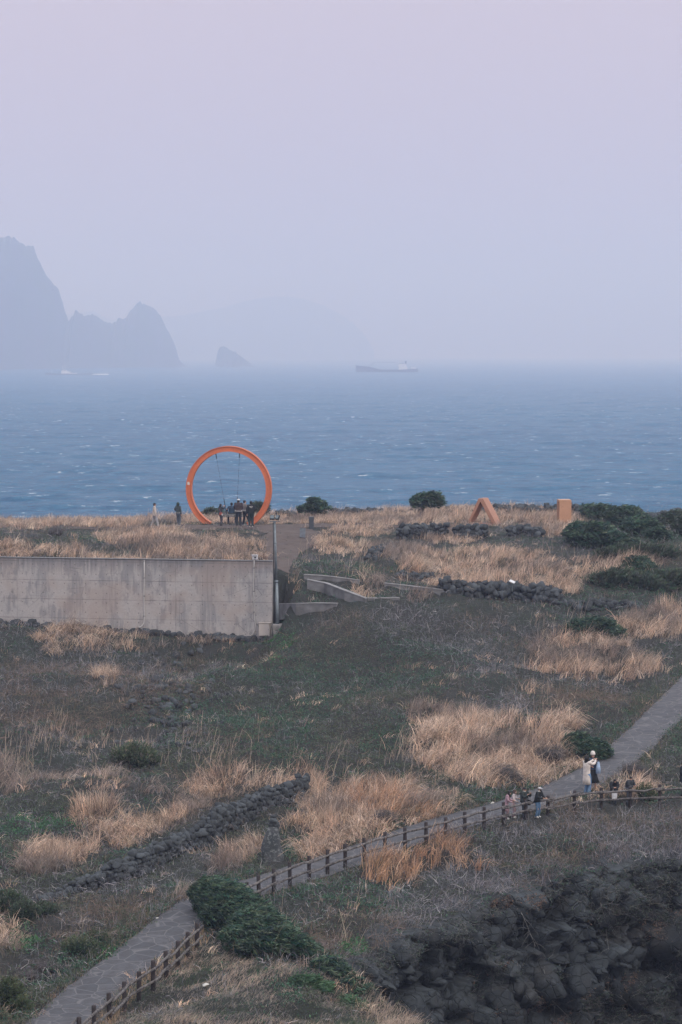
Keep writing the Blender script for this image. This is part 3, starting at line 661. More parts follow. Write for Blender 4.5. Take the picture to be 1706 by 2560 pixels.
# boulders along the foot of the concrete wall
r = np.random.default_rng(31); k = 0; bx_ = -2.0
src = []
for v in range(5):
    V, F, c = stones(np.zeros((1, 3)), [1.0], r); me = npmesh('boulder', V, F, lava.m, c); src.append(me)
al_ = -20.3
while al_ < -.4:
    size = r.uniform(.13, .33); rl = r.uniform(.12, .55); X_b = wr[0] + wdir[0] * al_ + wnrm[0] * rl; Y_b = wr[1] + wdir[1] * al_ + wnrm[1] * rl; Z_b = float(gz(X_b, Y_b))
    o = src[k] if k < 5 else src[k % 5].copy()
    if k >= 5: C.objects.link(o)
    o.location = (X_b, Y_b, Z_b + size * .55); o.scale = (size * 1.25, size, size * .95); o.rotation_euler = (0, 0, r.uniform(0, 6))
    tag(o, 'dark lava boulder in the row along the foot of the concrete wall', 'boulder', 'boulders along the foot of the concrete wall')
    k += 1; al_ += size * r.uniform(.7, 1.5)
X_b = wr[0] + wdir[0] * -2.4 + wnrm[0] * .8; Y_b = wr[1] + wdir[1] * -2.4 + wnrm[1] * .8
V, F, c = stones(np.zeros((1, 3)), [1.0], r); o = npmesh('flat_rock', V, F, lava.m, c); o.location = (X_b, Y_b, float(gz(X_b, Y_b)) + .18); o.scale = (.75, .4, .25)
tag(o, 'wide flat dark rock at the wall foot left of the utility cabinet', 'rock')
P = ghit(1280, 1496); t = thing('stone_plate', 'small tilted white plate lying on the rough lava stone wall', 'plate', (P[0], P[1] - .3, P[2] + 1.0), R(-20))
mb = MB(); mb.box((0, 0, 0), (.34, .26, .04), Euler((R(20), R(22), 0)).to_matrix()); mb.build('plate', mat('white_stone', (.7, .7, .72), .6, var=.1), t, bevel=.01)
mb = MB(); mb.tube([(0, 0, -.6), (0, 0, -.02)], .03, 8); mb.build('post', gal, t)
# standing stone
P = ghit(682, 2152); r = np.random.default_rng(77)
t = thing('standing_stone', 'tall dark lichen-spotted standing stone beside the fenced path', 'standing stone', tuple(P), R(8))
ssm = N('lichen_stone'); sn = ssm.noise(9, 6, rough=.75); sn2 = ssm.noise(1.5, 4)
ssm.col(ssm.mix(ssm.math('MULTIPLY', ssm.ramp(sn, [(.51, 0.0), (.60, .85)]), ssm.ramp(ssm.sep()[0], [(.44, 1.0), (.56, .15)])), ssm.ramp(sn2, [(.35, (.045, .052, .058)), (.65, (.085, .088, .095))]), (.21, .225, .225)))
ssm.b.inputs['Roughness'].default_value = .9; ssm.bump(ssm.math('ADD', sn, sn2), .6, .05)
rings = []
for i in range(15):
    q = i / 14; z = -.15 + q * 1.55; wx_ = np.interp(q, [0, .15, .45, .75, .9, 1], [.44, .45, .40, .31, .24, .16]); cx_ = np.interp(q, [0, .5, 1], [.02, -.05, .04]); ring = []
    for a in range(26):
        th = 2 * math.pi * a / 26; c_, s1 = math.cos(th), math.sin(th); p_ = 3.0; rr = (abs(c_) ** p_ + abs(s1) ** p_) ** (-1 / p_)
        nz_ = 1 + .16 * (float(vn3(np.array([c_ * 1.5 + 5, s1 * 1.5 + 5, q * 4 + 3]))) - .5); ring.append((cx_ + c_ * rr * wx_ * nz_, s1 * rr * wx_ * .72 * nz_, z + .04 * (float(vn(np.array(c_ * 3 + 4), np.array(s1 * 3 + 4))) - .5)))
    rings.append(ring)
mb = MB(); mb.loft(rings); mb.build('body', ssm.m, t, True)
pos = np.array([[.08, 0, 1.49], [-.08, .02, 1.47], [.2, 0, 1.43], [.05, -.02, 1.65], [.07, 0, 1.80], [-.05, 0, 1.61]]); V, F, c = stones(pos, [.17, .14, .12, .16, .13, .1], r, .25); npmesh('top_stones', V, F, lava.m, c, t)

# loose lava rubble half buried on the left slope
r = np.random.default_rng(123); pos = []; sz = []
for i in range(170):
    px, py = r.normal(420, 60), r.normal(1745, 75); q = ghit(px, py); s1 = r.uniform(.07, .26); pos.append((q[0], q[1], q[2] + s1 * .3)); sz.append(s1)
pos = np.array(pos); V, F, c = stones(pos, sz, r); tag(npmesh('rubble', V, F, lava.m, c), 'loose dark lava rubble half buried in the left slope', 'rubble', kind='stuff')

# angular basalt blocks standing out of the gully face
r = np.random.default_rng(321); nb = 620; i = r.integers(8, nw - 4, nb); j = r.integers(4, ns - 4, nb)
pos = np.stack([CX[i, j] - cnr[j, 0] * .12, CY[i, j] - cnr[j, 1] * .12, CZ[i, j]], -1); sz = r.uniform(.16, .52, nb) * (1 + .4 * (WW[i, j] > 2.5))
V, F, c = stones(pos, sz, r, .4, .38); cb_ = np.repeat(np.clip(.014 + .062 * r.random((nb, 1)) ** 1.6, 0, 1) * np.array([[.86, 1.0, 1.13]]), len(ICO), 0)
tag(npmesh('cliff_rocks', V, F, cliff_m.m, cb_), kind='structure')
# ------------------------------------------------------------------ vegetation map (what grows where), drawn over the plan through the survey view
VW, VH, VS = 427, 660, 4.0
_vx, _vy = np.meshgrid((np.arange(VW) + .5) * VS, (np.arange(VH) + .5) * VS)
_wob = (fbm(_vx / 60, _vy / 38, 2) - .5) * 1.1
def field(blobs):
    F = np.zeros((VH, VW))
    for b in blobs:
        cx, cy, rx, ry = b[:4]; a = R(b[4]) if len(b) > 4 else 0; amp = b[5] if len(b) > 5 else 1
        dx, dy = _vx - cx, _vy - cy; u = (dx * math.cos(a) + dy * math.sin(a)) / rx; v = (-dx * math.sin(a) + dy * math.cos(a)) / ry
        F = np.maximum(F, amp * sstep(1.25, .75, np.sqrt(u * u + v * v) + _wob * .5))
    return F
TAN = field([(80,1304,90,10),(250,1290,130,22),(350,1275,90,22),(520,1285,120,18),(730,1292,110,20),(880,1290,160,20),(1050,1275,150,28),(1230,1275,110,32),(1130,1330,90,20),(1330,1290,110,26),(1400,1315,80,18),
 (380,1340,130,26),(500,1362,150,30),(620,1375,70,26),(30,1370,60,26),(330,1388,180,12),(530,1345,100,14),(150,1370,70,12),
 (715,1440,28,42),(800,1350,70,16),(900,1320,80,12),(880,1365,90,20),(1000,1375,70,18),(1120,1405,130,32),(1300,1420,150,34),(1440,1425,110,20),(1230,1460,90,14),(1230,1380,110,20),(1480,1405,80,20),(1600,1400,60,14),(1390,1465,60,16),
 (905,1470,24,34),(945,1460,20,20),(1090,1440,24,26),(1150,1465,60,14),(1045,1480,30,16),
 (200,1592,110,34,0,.8),(330,1600,90,22,0,.55),(510,1600,60,14,0,.6),(260,1680,30,26,0,.6),
 (1470,1640,170,50,6),(1640,1550,110,32,-4),(1370,1650,60,24),(1560,1660,80,30),(1660,1580,60,14,0,.6),(1330,1715,40,22,0,.5),
 (1230,1840,200,62,5),(1130,1800,110,45,15),(1310,1880,150,50,8),(1100,1860,90,50),(1400,1800,60,20),(1250,1930,130,30),
 (950,1990,120,38,8),(1050,2020,110,34,15),(880,2030,110,48),(850,2090,110,38,-15),(760,2055,50,20),(1110,1990,50,16,0,.7),(600,2130,70,26,-20,.8),
 (240,2030,55,40),(120,2130,70,45,-20),(200,2120,80,24,-30),(350,2060,120,28,-12),(480,2000,80,30,-35),(270,2090,90,20,0,.7),(540,1940,100,16,-20,.6),(400,1975,70,14,0,.5),
 (30,1940,60,40,0,.7),(120,1930,80,22,0,.45),(280,1940,70,22,0,.5),(620,1950,80,20,-18,.75),(700,1950,50,22,-25,.8),(760,1960,50,50,0,.9),(460,2225,26,18,0,.8),
 (1550,1972,120,13,0,.7),(1430,2000,60,8,0,.6),(20,2350,30,50,0,.7),(10,2440,24,30,0,.5)])
ORA = field([(1100,2115,60,24,-10,.95),(1010,2155,100,28,-12,.9),(1060,2135,90,22,-10,.9),(960,2150,60,18,-20,.8),(1150,2150,60,26,10,.6),(1000,2200,50,24,0,.4),(980,2005,110,26,10,.7),(640,2245,22,12,0,.5)])
MOUND = field([(560,2400,120,50,20,.9),(480,2400,60,70,20,.9),(500,2480,160,60,0,1),(650,2500,250,90,10,1),(850,2510,220,90,25,1),(950,2560,160,80,25,1),(330,2560,60,60,0,.8)])
GREEN = field([(780,1740,260,90,5),(650,1780,260,90),(900,1650,150,60,10,.8),(1000,1600,130,40,10,.6),(560,1680,120,50,0,.6),(800,1880,160,50,-5,.9),(700,1580,50,40),(900,1830,130,50),(1000,1700,120,60,0,.6),
 (100,2040,130,45),(30,2110,60,30),(110,1990,90,20,0,.7),(420,1900,160,26,0,.7),(560,1880,160,24,0,.6),(60,2180,80,25,0,.6),(250,2150,120,18,-25,.5),
 (250,2360,110,50,-20,.9),(100,2440,90,30,-30,.8),(60,2340,60,30,0,.8),(50,2500,70,60,-20,.8),(380,2270,90,30,0,.5),(150,2420,120,30,-30,.8),
 (640,2160,90,30,-20,.9),(740,2130,90,30,-18,.9),(700,2080,50,20),(850,2110,70,16,-12,.8),(1000,2060,90,18,-10,.9),(990,2040,50,18),(1080,2010,100,22,-12,1),(1230,1965,110,24,-20,1),(1380,1930,80,20,-30,1),(1490,1880,60,20,-35,1),(1540,1820,50,20,-40,.9),(1600,1740,50,18,-50,.9),(1150,1950,120,26,-5,.8),(950,1920,130,26,0,.7),
 (1640,1900,60,40,-35,.7),(1560,1985,130,20,-5,.8),(1690,1830,40,50,-40,.8),
 (1280,1810,36,16),(1140,1900,30,14),(880,2375,50,36),(750,2320,60,24,0,.6),(840,2220,90,30,0,.4),(960,2240,80,26,0,.7),(1220,2110,60,34,20,.9),(1330,2140,70,36,0,.6),(1440,2090,90,26,0,.5),(1150,2230,90,24,0,.5),(1380,2180,50,16,0,.7),
 (860,1480,110,22,0,.9),(790,1500,70,12,0,.9),(730,1495,60,9,0,.9),(1000,1468,120,14,0,.8),(930,1490,100,10),(840,1420,110,20,0,.7),(1250,1425,70,9,0,.5),(1170,1370,60,10,0,.6),(130,1380,60,12,0,.8),(160,1345,80,10,0,.5),(240,1340,50,9,0,.7),
 (1460,1450,150,22,0,.8),(1600,1460,150,50,0,.9),(1640,1370,90,50,0,.9),(1520,1500,160,24,0,.7),(1390,1545,120,18,0,.5),
 (740,2470,70,26,20,.8),(930,2400,50,20,40,.9),(880,2500,50,16,25,.7)])
BRIGHT = field([(700,1595,34,18),(690,1640,24,14),(660,1560,40,10,0,.5),(60,2340,40,18),(885,2370,36,26),(1210,1900,24,12,0,.6),(110,2050,100,26,0,.5),(1240,1855,30,10,0,.5),(1360,1890,30,14,0,.6),(1490,1900,30,14,0,.8),(1300,2010,30,8,0,.6),(300,2370,60,18,0,.6),(400,1735,20,10,0,.8),(1000,2270,30,14,0,.4),(500,1330,30,8,0,.6)])
REED = field([(110,1860,120,60,0,.9),(330,1870,110,50,0,.5),(560,1870,110,40,0,.8),(460,1900,60,50,0,.6),(260,1660,40,30,0,.8),(250,1600,140,30,0,.8),(1390,1560,70,40,0,.9),(1020,1890,60,50,0,.9),(820,1930,60,60,0,1),(760,1930,60,50,0,.9),(1370,1750,60,60,0,.6),(1000,1460,140,30,0,.5),(900,1440,60,30,0,.7),(690,2350,60,50,0,.5),(880,2320,40,60,0,.7),(1640,1400,90,30,0,.7),(1560,1400,110,20,0,.4),(1400,1380,70,10,0,.5),(40,1900,60,60,0,.8),(700,2080,60,20,0,.4),(850,1380,90,20,0,.4)])
GREY = field([(150,1720,260,120,0,.9),(380,1680,200,70,0,.5),(1000,1560,260,50,8,.9),(1300,1620,150,70,0,.8),(1400,1740,160,50,0,.7),(1480,2050,300,60,0,1),(1300,2100,200,70,0,.9),(1600,2110,200,50,0,1),(1560,1960,120,30,-25,.9),(1100,2260,160,40,0,.7),(300,2290,160,50,-15,.6),(900,1500,100,14,0,.5),(780,2360,90,60,20,.6),(1000,2330,90,40,0,.8),(640,2340,60,40,30,.6),(1250,2200,160,40,0,.8)])
FIELDS = dict(TAN=TAN, ORA=ORA, MOUND=MOUND, GREEN=GREEN, BRIGHT=BRIGHT, REED=REED, GREY=GREY)
def look(x, y, z):
    px, py = project(np.stack([x, y, z + .25], -1)); i = (px / VS).astype(int); i = np.where(i < 0, -i, i); i = np.clip(np.where(i > VW - 1, 2 * (VW - 1) - i, i), 0, VW - 1); j = np.clip((py / VS).astype(int), 0, VH - 1)
    return {k: v[j, i] for k, v in FIELDS.items()}, px, py

# ------------------------------------------------------------------ scatter candidates over the ground seen (and a margin round it)
def scatter(dens, y0=64, y1=189, seed=0, margin=13.0):
    r = np.random.default_rng(seed); ymid = np.arange(y0, y1, 1.0); X = []; Y = []
    for y in ymid:
        hw = y * .1415 + margin; n = r.poisson(dens(y + .5) * 2 * hw); X.append(r.uniform(-hw, hw, n)); Y.append(r.uniform(y, y + 1, n))
    x = np.concatenate(X); y = np.concatenate(Y); z = gz(x, y)
    pd, _, pwid = path_w(x, y); keep = pd > pwid / 2 + (r.random(len(x)) - .62) * .5 * (.5 + fbm(x * .9, y * .9, 77))
    for D, sh in ((DIRT, 0), (DIRT2, 0), (DIRT3, 0)):
        d, i, _ = seg_dist(x, y, D); keep &= (d > D[i, 3] / 2 * (.75 + .5 * fbm(x * .8, y * .8, 3))) | (r.random(len(x)) < .03)
    s = gul_sd(x, y); keep &= s < -.02
    nf_ = (s > -1.9) & (seg_dist(x, y, farP)[0] < 2.0); q_ = np.where(nf_)[0]; _, ix_, _ = seg_dist(x[q_], y[q_], fp[::12]); z[q_] = np.maximum(z[q_], topz[np.minimum(ix_ * 12, ns - 1)] - .02)
    for (ax_, ay_, ar_) in CLEAR: keep &= ((x - ax_) ** 2 + ((y - ay_) * .8) ** 2 > ar_ ** 2) | (r.random(len(x)) < .08)
    rel = (x - wr[0]) * wnrm[0] + (y - wr[1]) * wnrm[1]; al = (x - wr[0]) * wdir[0] + (y - wr[1]) * wdir[1]
    keep &= ~((al < .1) & (rel > -.75) & (rel < .06))
    for L_ in LOWW:
        d_, i_, _ = seg_dist(x, y, L_); keep &= (d_ > .3) & ((d_ > .9) | (r.random(len(x)) < .6) | (y > L_[i_, 1]))
    keep &= ~((np.abs(x - P_cab[0]) < .4) & (np.abs(y - P_cab[1]) < .5))
    return x[keep], y[keep], z[keep], r
P_cab = pc
CLEAR = [(*ghit(a, b)[:2], c_) for a, b, c_ in [(1266,2052,.6),(1290,2050,.6),(1312,2050,.7),(1343,2048,.8),(1535,2016,1.0),(1571,2016,1.0),(1500,2020,.8),(1708,1994,.9),(1467,1990,.6),(682,2156,.62),(690,2166,.5),(387,1321,.8),(446,1317,.8),(550,1316,.8),(575,1316,.9),(600,1317,.8),(630,1318,.8),(780,1326,.6),(757,1350,.6)]]
def blades(x, y, z, h, lean_dir, lean, wid, col, r, seg=3, curve=1.6, tipw=.25, tipcol=None):
    """curved grass blades as strips of quads"""
    n = len(x); T = np.linspace(0, 1, seg + 1); a = r.uniform(0, math.pi, n); wx, wy = np.cos(a), np.sin(a)
    V = np.empty((n, seg + 1, 2, 3), np.float32); ca, sa = np.cos(lean_dir), np.sin(lean_dir)
    for k, t in enumerate(T):
        hor = h * lean * t ** curve; up = h * t * np.sqrt(np.maximum(1 - (np.clip(lean, 0, .97) * t ** .8) ** 2, .03))
        w = wid * (1 - (1 - tipw) * t) / 2
        cx = x + ca * hor; cy = y + sa * hor; cz = z + up
        V[:, k, 0] = np.stack([cx - wx * w, cy - wy * w, cz], -1); V[:, k, 1] = np.stack([cx + wx * w, cy + wy * w, cz + w * .3], -1)
    b = (np.arange(n) * (seg + 1) * 2)[:, None]; k = np.arange(seg)[None] * 2
    F = np.stack([b + k, b + k + 1, b + k + 3, b + k + 2], -1).reshape(-1, 4)
    cc = np.repeat(col[:, None], (seg + 1) * 2, 1)
    return V.reshape(-1, 3), F, cc.reshape(-1, 3)
def twigs(x, y, z, L, r, wid, col, up=.6, seg=3):
    """crooked twigs"""
    n = len(x); p = np.stack([x, y, z], -1); a = r.uniform(0, 2 * math.pi, n); el = np.arcsin(np.clip(r.normal(up, .45, n), -.3, 1))
    d = np.stack([np.cos(a) * np.cos(el), np.sin(a) * np.cos(el), np.sin(el)], -1); V = np.empty((n, seg + 1, 2, 3), np.float32)
    s_a = r.uniform(0, math.pi, n); sd_ = np.stack([np.cos(s_a) * .8, np.sin(s_a) * .8, r.normal(0, .5, n)], -1)
    for k in range(seg + 1):
        w = (wid * (1 - .6 * k / seg) / 2)[:, None] * sd_; V[:, k, 0] = p - w; V[:, k, 1] = p + w
        p = p + d * (L / seg)[:, None]; d = d + r.normal(0, .38, (n, 3)); d[:, 2] -= .12; d /= np.linalg.norm(d, axis=1)[:, None]
    b = (np.arange(n) * (seg + 1) * 2)[:, None]; k = np.arange(seg)[None] * 2
    F = np.stack([b + k, b + k + 1, b + k + 3, b + k + 2], -1).reshape(-1, 4)
    return V.reshape(-1, 3), F, np.repeat(col[:, None], (seg + 1) * 2, 1).reshape(-1, 3)
def leaves(P, size, r, col, flat=.5, axis=None, stretch=1.0):
    n = len(P); a = r.normal(size=(n, 3)); 
    if axis is not None: a = axis + r.normal(size=(n, 3)) * .45
    a /= np.linalg.norm(a, axis=1)[:, None]; b = r.normal(size=(n, 3)); b[:, 2] *= flat; b = np.cross(a, np.cross(a, b)); b /= np.linalg.norm(b, axis=1)[:, None] + 1e-9
    s = size[:, None]; V = np.stack([P - a * s * stretch, P - b * s * .5, P + a * s * stretch, P + b * s * .5], 1)
    F = np.arange(n * 4).reshape(n, 4); return V.reshape(-1, 3), F, np.repeat(col[:, None], 4, 1).reshape(-1, 3)
def join(parts):
    V = []; F = []; c = []; b = 0
    for v, f, k in parts: V.append(v); F.append(f + b); c.append(k); b += len(v)
    return np.concatenate(V), np.concatenate(F), np.concatenate(c)
def palette(r, n, cols, wts=None, jit=.18):
    cols = np.array(cols); k = r.choice(len(cols), n, p=None if wts is None else np.array(wts) / np.sum(wts)); c = cols[k] * (1 + (r.random((n, 1)) - .5) * 2 * jit); return np.clip(c + (r.random((n, 3)) - .5) * .02, .005, 1)
gm = leafmat('dry_blade', .3); lm = leafmat('green_leaf', .2, .6); tm = leafmat('grey_twig', .05, .85)
TANC = [(.82, .57, .42), (.64, .46, .35), (.92, .70, .55), (.44, .33, .26), (.72, .57, .47), (.24, .185, .155)]
ORAC = [(.76, .45, .28), (.60, .36, .235), (.84, .55, .37), (.42, .27, .185), (.28, .20, .16)]
GREYC = [(.21, .205, .235), (.14, .145, .165), (.30, .285, .31), (.09, .098, .11), (.48, .44, .45)]
GRNC = [(.065, .145, .090), (.042, .10, .066), (.095, .185, .11), (.07, .125, .09), (.026, .055, .042)]
BRC = [(.06, .17, .07), (.08, .21, .09), (.05, .13, .06)]
def dfac(y): return np.clip(100.0 / y, .45, 1.3) ** 1.6
# wind-combed tussocks: clump centres share direction and colour
def clumped(x, y, z, r, k, spread):
    n = len(x); xx = np.repeat(x, k) + r.normal(0, spread, n * k); yy = np.repeat(y, k) + r.normal(0, spread, n * k); return xx, yy, gz(xx, yy)
# 1 tan and orange silvergrass
x, y, z, r = scatter(lambda y: 15 * dfac(y), seed=1)
Fd, px, py = look(x, y, z); cl = fbm(x * .45, y * .3, 8); fine = fbm(x * 1.6, y * 1.1, 18)
p = np.maximum(Fd['TAN'], Fd['ORA']); k = r.random(len(x)) < np.clip(p * 1.35 - .2 + (cl - .5) * 1.5 + (fine - .5) * 1.3, 0, 1) * (p > .03)
k |= r.random(len(x)) < .10 * (fine > .52) * (cl > .42)
x, y, z = x[k], y[k], z[k]; ora = Fd['ORA'][k]; tanp = Fd['TAN'][k]; n = len(x); KB = 12
dirc = (fbm(x * .25, y * .25, 12) - .5) * 4.2 + r.normal(0, .9, n) - .45       # mostly combed to the right
lean = np.clip(.72 + (fbm(x * .4, y * .4, 15) - .5) * 1.3 + r.normal(0, .12, n), .15, .97); ht = np.where(y > 150, .72, 1.0) * (.50 + .65 * fbm(x * .6, y * .6, 17)) * np.clip(.4 + p[k], .5, 1.15) * np.clip(.82 + .3 * (cl[k] > .55), .7, 1.2)
cw = r.uniform(.75, 1.2, n); isora = r.random(n) < ora
bc = np.where(isora[:, None], palette(r, n, ORAC), palette(r, n, TANC)) * cw[:, None]
greyk = (fbm(x * .3, y * .3, 33) > .61) & ~isora; bc[greyk] = bc[greyk] * .3 + palette(r, int(greyk.sum()), [(.27, .235, .22), (.20, .17, .16)]) * .7
xx, yy, zz = clumped(x, y, z, r, KB, .13); m = len(xx)
V, F, c = blades(xx, yy, zz - .03, np.repeat(ht, KB) * r.uniform(.55, 1.15, m), np.repeat(dirc, KB) + r.normal(0, .8, m), np.clip(np.repeat(lean, KB) + r.normal(0, .25, m), .02, .99), np.where(r.random(m) < .15, r.uniform(.034, .048, m), r.uniform(.013, .028, m)), np.repeat(bc, KB, 0) * r.uniform(.55, 1.3, (m, 1)), r)
print('tan blades', m)
tag(npmesh('dry_grass', V, F, gm, c), 'tall dry tan silvergrass combed over by the wind in patches on the slopes', 'grass', kind='stuff')
# 2 matted short grass on the near mound and along path edges
x, y, z, r = scatter(lambda y: 150 * dfac(y) if y < 86 else 0, seed=2, margin=3, y1=86)
Fd, px, py = look(x, y, z); k = r.random(len(x)) < Fd['MOUND'] * 1.2; k |= (py > 2450) & (px > 330) & (r.random(len(x)) < .9)
x, y, z = x[k], y[k], z[k]; n = len(x); q = fbm(x * .5, y * .5, 41); tl = q + (r.random(n) - .5) * .35 > .58
bc = palette(r, n, [(.33, .29, .255), (.42, .365, .32), (.24, .215, .19), (.17, .19, .15), (.52, .44, .38)]); bc[tl] = palette(r, int(tl.sum()), [(.55, .42, .33), (.42, .33, .27)])
gk = fbm(x * .9, y * .9, 44) > .60; bc[gk] = palette(r, int(gk.sum()), [(.085, .12, .075), (.11, .13, .09)])
V, F, c = blades(x, y, z - .02, (.16 + .30 * (tl) * q) * r.uniform(.6, 1.3, n), r.normal(-.2, .9, n) + (q - .5) * 3, r.uniform(.5, .95, n), r.uniform(.010, .02, n), bc, r)
x2, y2, z2, r = scatter(lambda y: 90 * dfac(y), seed=3); pd, _, pw_ = path_w(x2, y2); k = (pd < pw_ / 2 + .55 + .8 * fbm(x2 * .5, y2 * .5, 3)) & (r.random(len(x2)) < .95); x2, y2, z2 = x2[k], y2[k], z2[k]; n2 = len(x2); pdk = (pd - pw_ / 2)[k]
bc2 = palette(r, n2, [(.40, .27, .18), (.33, .25, .19), (.16, .17, .11), (.25, .21, .17)]); gk = r.random(n2) < np.clip(pdk * 1.6 - .1, 0, .8); bc2[gk] = palette(r, int(gk.sum()), [(.085, .13, .075), (.11, .15, .09)])
q_, w2_ = project(np.stack([x2, y2, z2], -1)); oc = (w2_ > 2290) & (q_ > np.interp(w2_, [2280, 2560], [500, 130])) & (r.random(n2) < .85); bc2[oc] = palette(r, int(oc.sum()), [(.50, .33, .20), (.42, .28, .175), (.56, .40, .26)])
B = blades(x2, y2, z2 - .01, r.uniform(.07, .26, n2) * (1 + .8 * gk), r.uniform(0, 6.3, n2), r.uniform(.2, .9, n2), r.uniform(.010, .02, n2), bc2, r, seg=2)
tag(npmesh('short_grass', *join([(V, F, c)]), None) if False else npmesh('short_grass', V, F, gm, c), 'short matted greyish grass on the near mound', 'grass', kind='stuff')
tag(npmesh('verge_grass', B[0], B[1], gm, B[2]), 'low tan and green verge grass along the stone path', 'grass', kind='stuff')
# 3 grey twiggy scrub everywhere else
x, y, z, r = scatter(lambda y: 105 * dfac(y), seed=4)
Fd, px, py = look(x, y, z); tanp = np.maximum(Fd['TAN'], Fd['ORA']); q = fbm(x * .5, y * .5, 51); q2 = fbm(x * 1.8, y * 1.8, 53)
k = r.random(len(x)) < np.clip((1 - .8 * tanp) * (1 - .85 * Fd['MOUND']) * (.35 + .6 * Fd['GREY'] + .6 * (q2 - .4)), .04, 1)
x, y, z, q, q2 = x[k], y[k], z[k], q[k], q2[k]; gr = Fd['GREY'][k]; gn = Fd['GREEN'][k]; n = len(x)
hum = .05 + .50 * sstep(.42, .75, q2) + .1 * gr
bc = palette(r, n, GREYC, [3, 2, 3, 2, .9]); br = (fbm(x * .25, y * .25, 57) + (r.random(n) - .5) * .3) > .55; bc[br] = palette(r, int(br.sum()), [(.20, .15, .12), (.15, .115, .095), (.24, .18, .145)])
V, F, c = twigs(x, y, z + hum * r.random(n), (.22 + .38 * r.random(n)) * (.8 + .4 * gr), r, np.where(bc[:, 0] > .36, .018, r.uniform(.009, .022, n)), bc, up=.55)
print('twigs', n)
tag(npmesh('dry_scrub', V, F, tm, c), 'grey brown tangled dry scrub covering the slopes', 'scrub', kind='stuff')
# 4 green ground cover
x, y, z, r = scatter(lambda y: 260 * dfac(y), seed=5)
Fd, px, py = look(x, y, z); q = fbm(x * .7, y * .7, 61); q2 = fbm(x * 2.3, y * 2.3, 63)
w_ = np.clip(Fd['GREEN'] * 1.3 + .27 + (q - .5) * 1.3 + (q2 - .5) * .6, 0, 1) * (1 - .72 * np.maximum(Fd['TAN'], Fd['ORA'])) * (1 - .75 * Fd['MOUND'] * (1 - Fd['GREEN']))
k = r.random(len(x)) < w_; x, y, z, q2 = x[k], y[k], z[k], q2[k]; n = len(x); bf = Fd['BRIGHT'][k]; gf = Fd['GREEN'][k]
bc = palette(r, n, GRNC, jit=.3); k2 = r.random(n) < bf * .85; bc[k2] = palette(r, int(k2.sum()), BRC, jit=.3); ol = (fbm(x * .3, y * .3, 66) > .52) & ~k2; bc[ol] = bc[ol] * .45 + np.array([.13, .115, .085]) * .55
V, F, c = leaves(np.stack([x, y, z + (.03 + .28 * sstep(.4, .75, q2) * (.4 + gf)) * (.3 + .9 * r.random(n))], -1), r.uniform(.022, .055, n) * (1 + .3 * k2), r, bc, stretch=1.1)
print('leaves', n)
tag(npmesh('ground_cover', V, F, lm, c), 'low green leafy ground cover creeping over the slopes', 'ground cover', kind='stuff')
# 5 tall pale reeds
x, y, z, r = scatter(lambda y: 9 * dfac(y), seed=6)
Fd, px, py = look(x, y, z); q = fbm(x * .9, y * .9, 71); k = r.random(len(x)) < np.clip(Fd['REED'] * (q - .44) * 4, 0, 1); x, y, z = x[k], y[k], z[k]; n = len(x)
B1 = blades(x, y, z, r.uniform(.5, 1.5, n), r.normal(0, .9, n), r.uniform(.04, .5, n), r.uniform(.014, .022, n), palette(r, n, [(.45, .36, .28), (.38, .32, .27), (.52, .42, .34)]), r, seg=4, tipw=.7)
xt = x; B2 = blades(x + .02, y, z + 1.0, r.uniform(.3, .6, n), r.normal(0, .5, n), r.uniform(.3, .8, n), r.uniform(.02, .04, n), palette(r, n, [(.50, .42, .36), (.42, .34, .29)]), r, seg=2)
B3 = blades(x, y, z, r.uniform(.4, .9, n), r.uniform(0, 6.3, n), r.uniform(.3, .9, n), r.uniform(.012, .024, n), palette(r, n, TANC), r)
V, F, c = join([B1, B3]); tag(npmesh('tall_reeds', V, F, gm, c), 'tall thin pale reed stalks standing above the scrub', 'reeds', kind='stuff')

# ------------------------------------------------------------------ growth on the gully rock face
r = np.random.default_rng(91); n = 120000; i = r.integers(8, nw, n); j = r.integers(0, ns, n)
PX, PY, PZ = CX[i, j], CY[i, j], CZ[i, j]; m_ = fbm(SS[i, j] * .35, WW[i, j] * .6, 93) + (r.random(n) - .5) * .16; led_ = np.clip(WW[i, j] * .045, 0, .25)
edge_ = np.exp(-(WW[i, j] / .5) ** 2) * .35; k = m_ + led_ * .5 + edge_ > .60; PX, PY, PZ = PX[k], PY[k], PZ[k]; n = len(PX); s_i = SS[i, j][k]; w_i = WW[i, j][k]
rust_ = fbm(s_i * .5, w_i * .9, 97) > .62; bc = palette(r, n, [(.05, .075, .058), (.075, .10, .075), (.04, .058, .048), (.10, .105, .10)], jit=.3); bc[rust_] = palette(r, int(rust_.sum()), [(.17, .10, .07), (.13, .085, .065), (.20, .13, .095)], jit=.3)
nrm_ = np.stack([cnr[j[k], 0], cnr[j[k], 1], np.full(n, .5)], -1)
P = np.stack([PX, PY, PZ], -1) + nrm_ * r.uniform(.02, .28, (n, 1)); A = leaves(P, r.uniform(.025, .055, n), r, bc)
kk = r.random(n) < .45; T = twigs(P[kk, 0], P[kk, 1], P[kk, 2], r.uniform(.2, .6, kk.sum()), r, r.uniform(.008, .015, kk.sum()), palette(r, int(kk.sum()), [(.17, .16, .155), (.12, .11, .105), (.22, .20, .185)]), up=.1)
V, F, c = join([A, T]); tag(npmesh('cliff_creeper', V, F, lm, c), 'dark creeper and dry weeds clinging to the black rock face', 'creeper', kind='stuff')
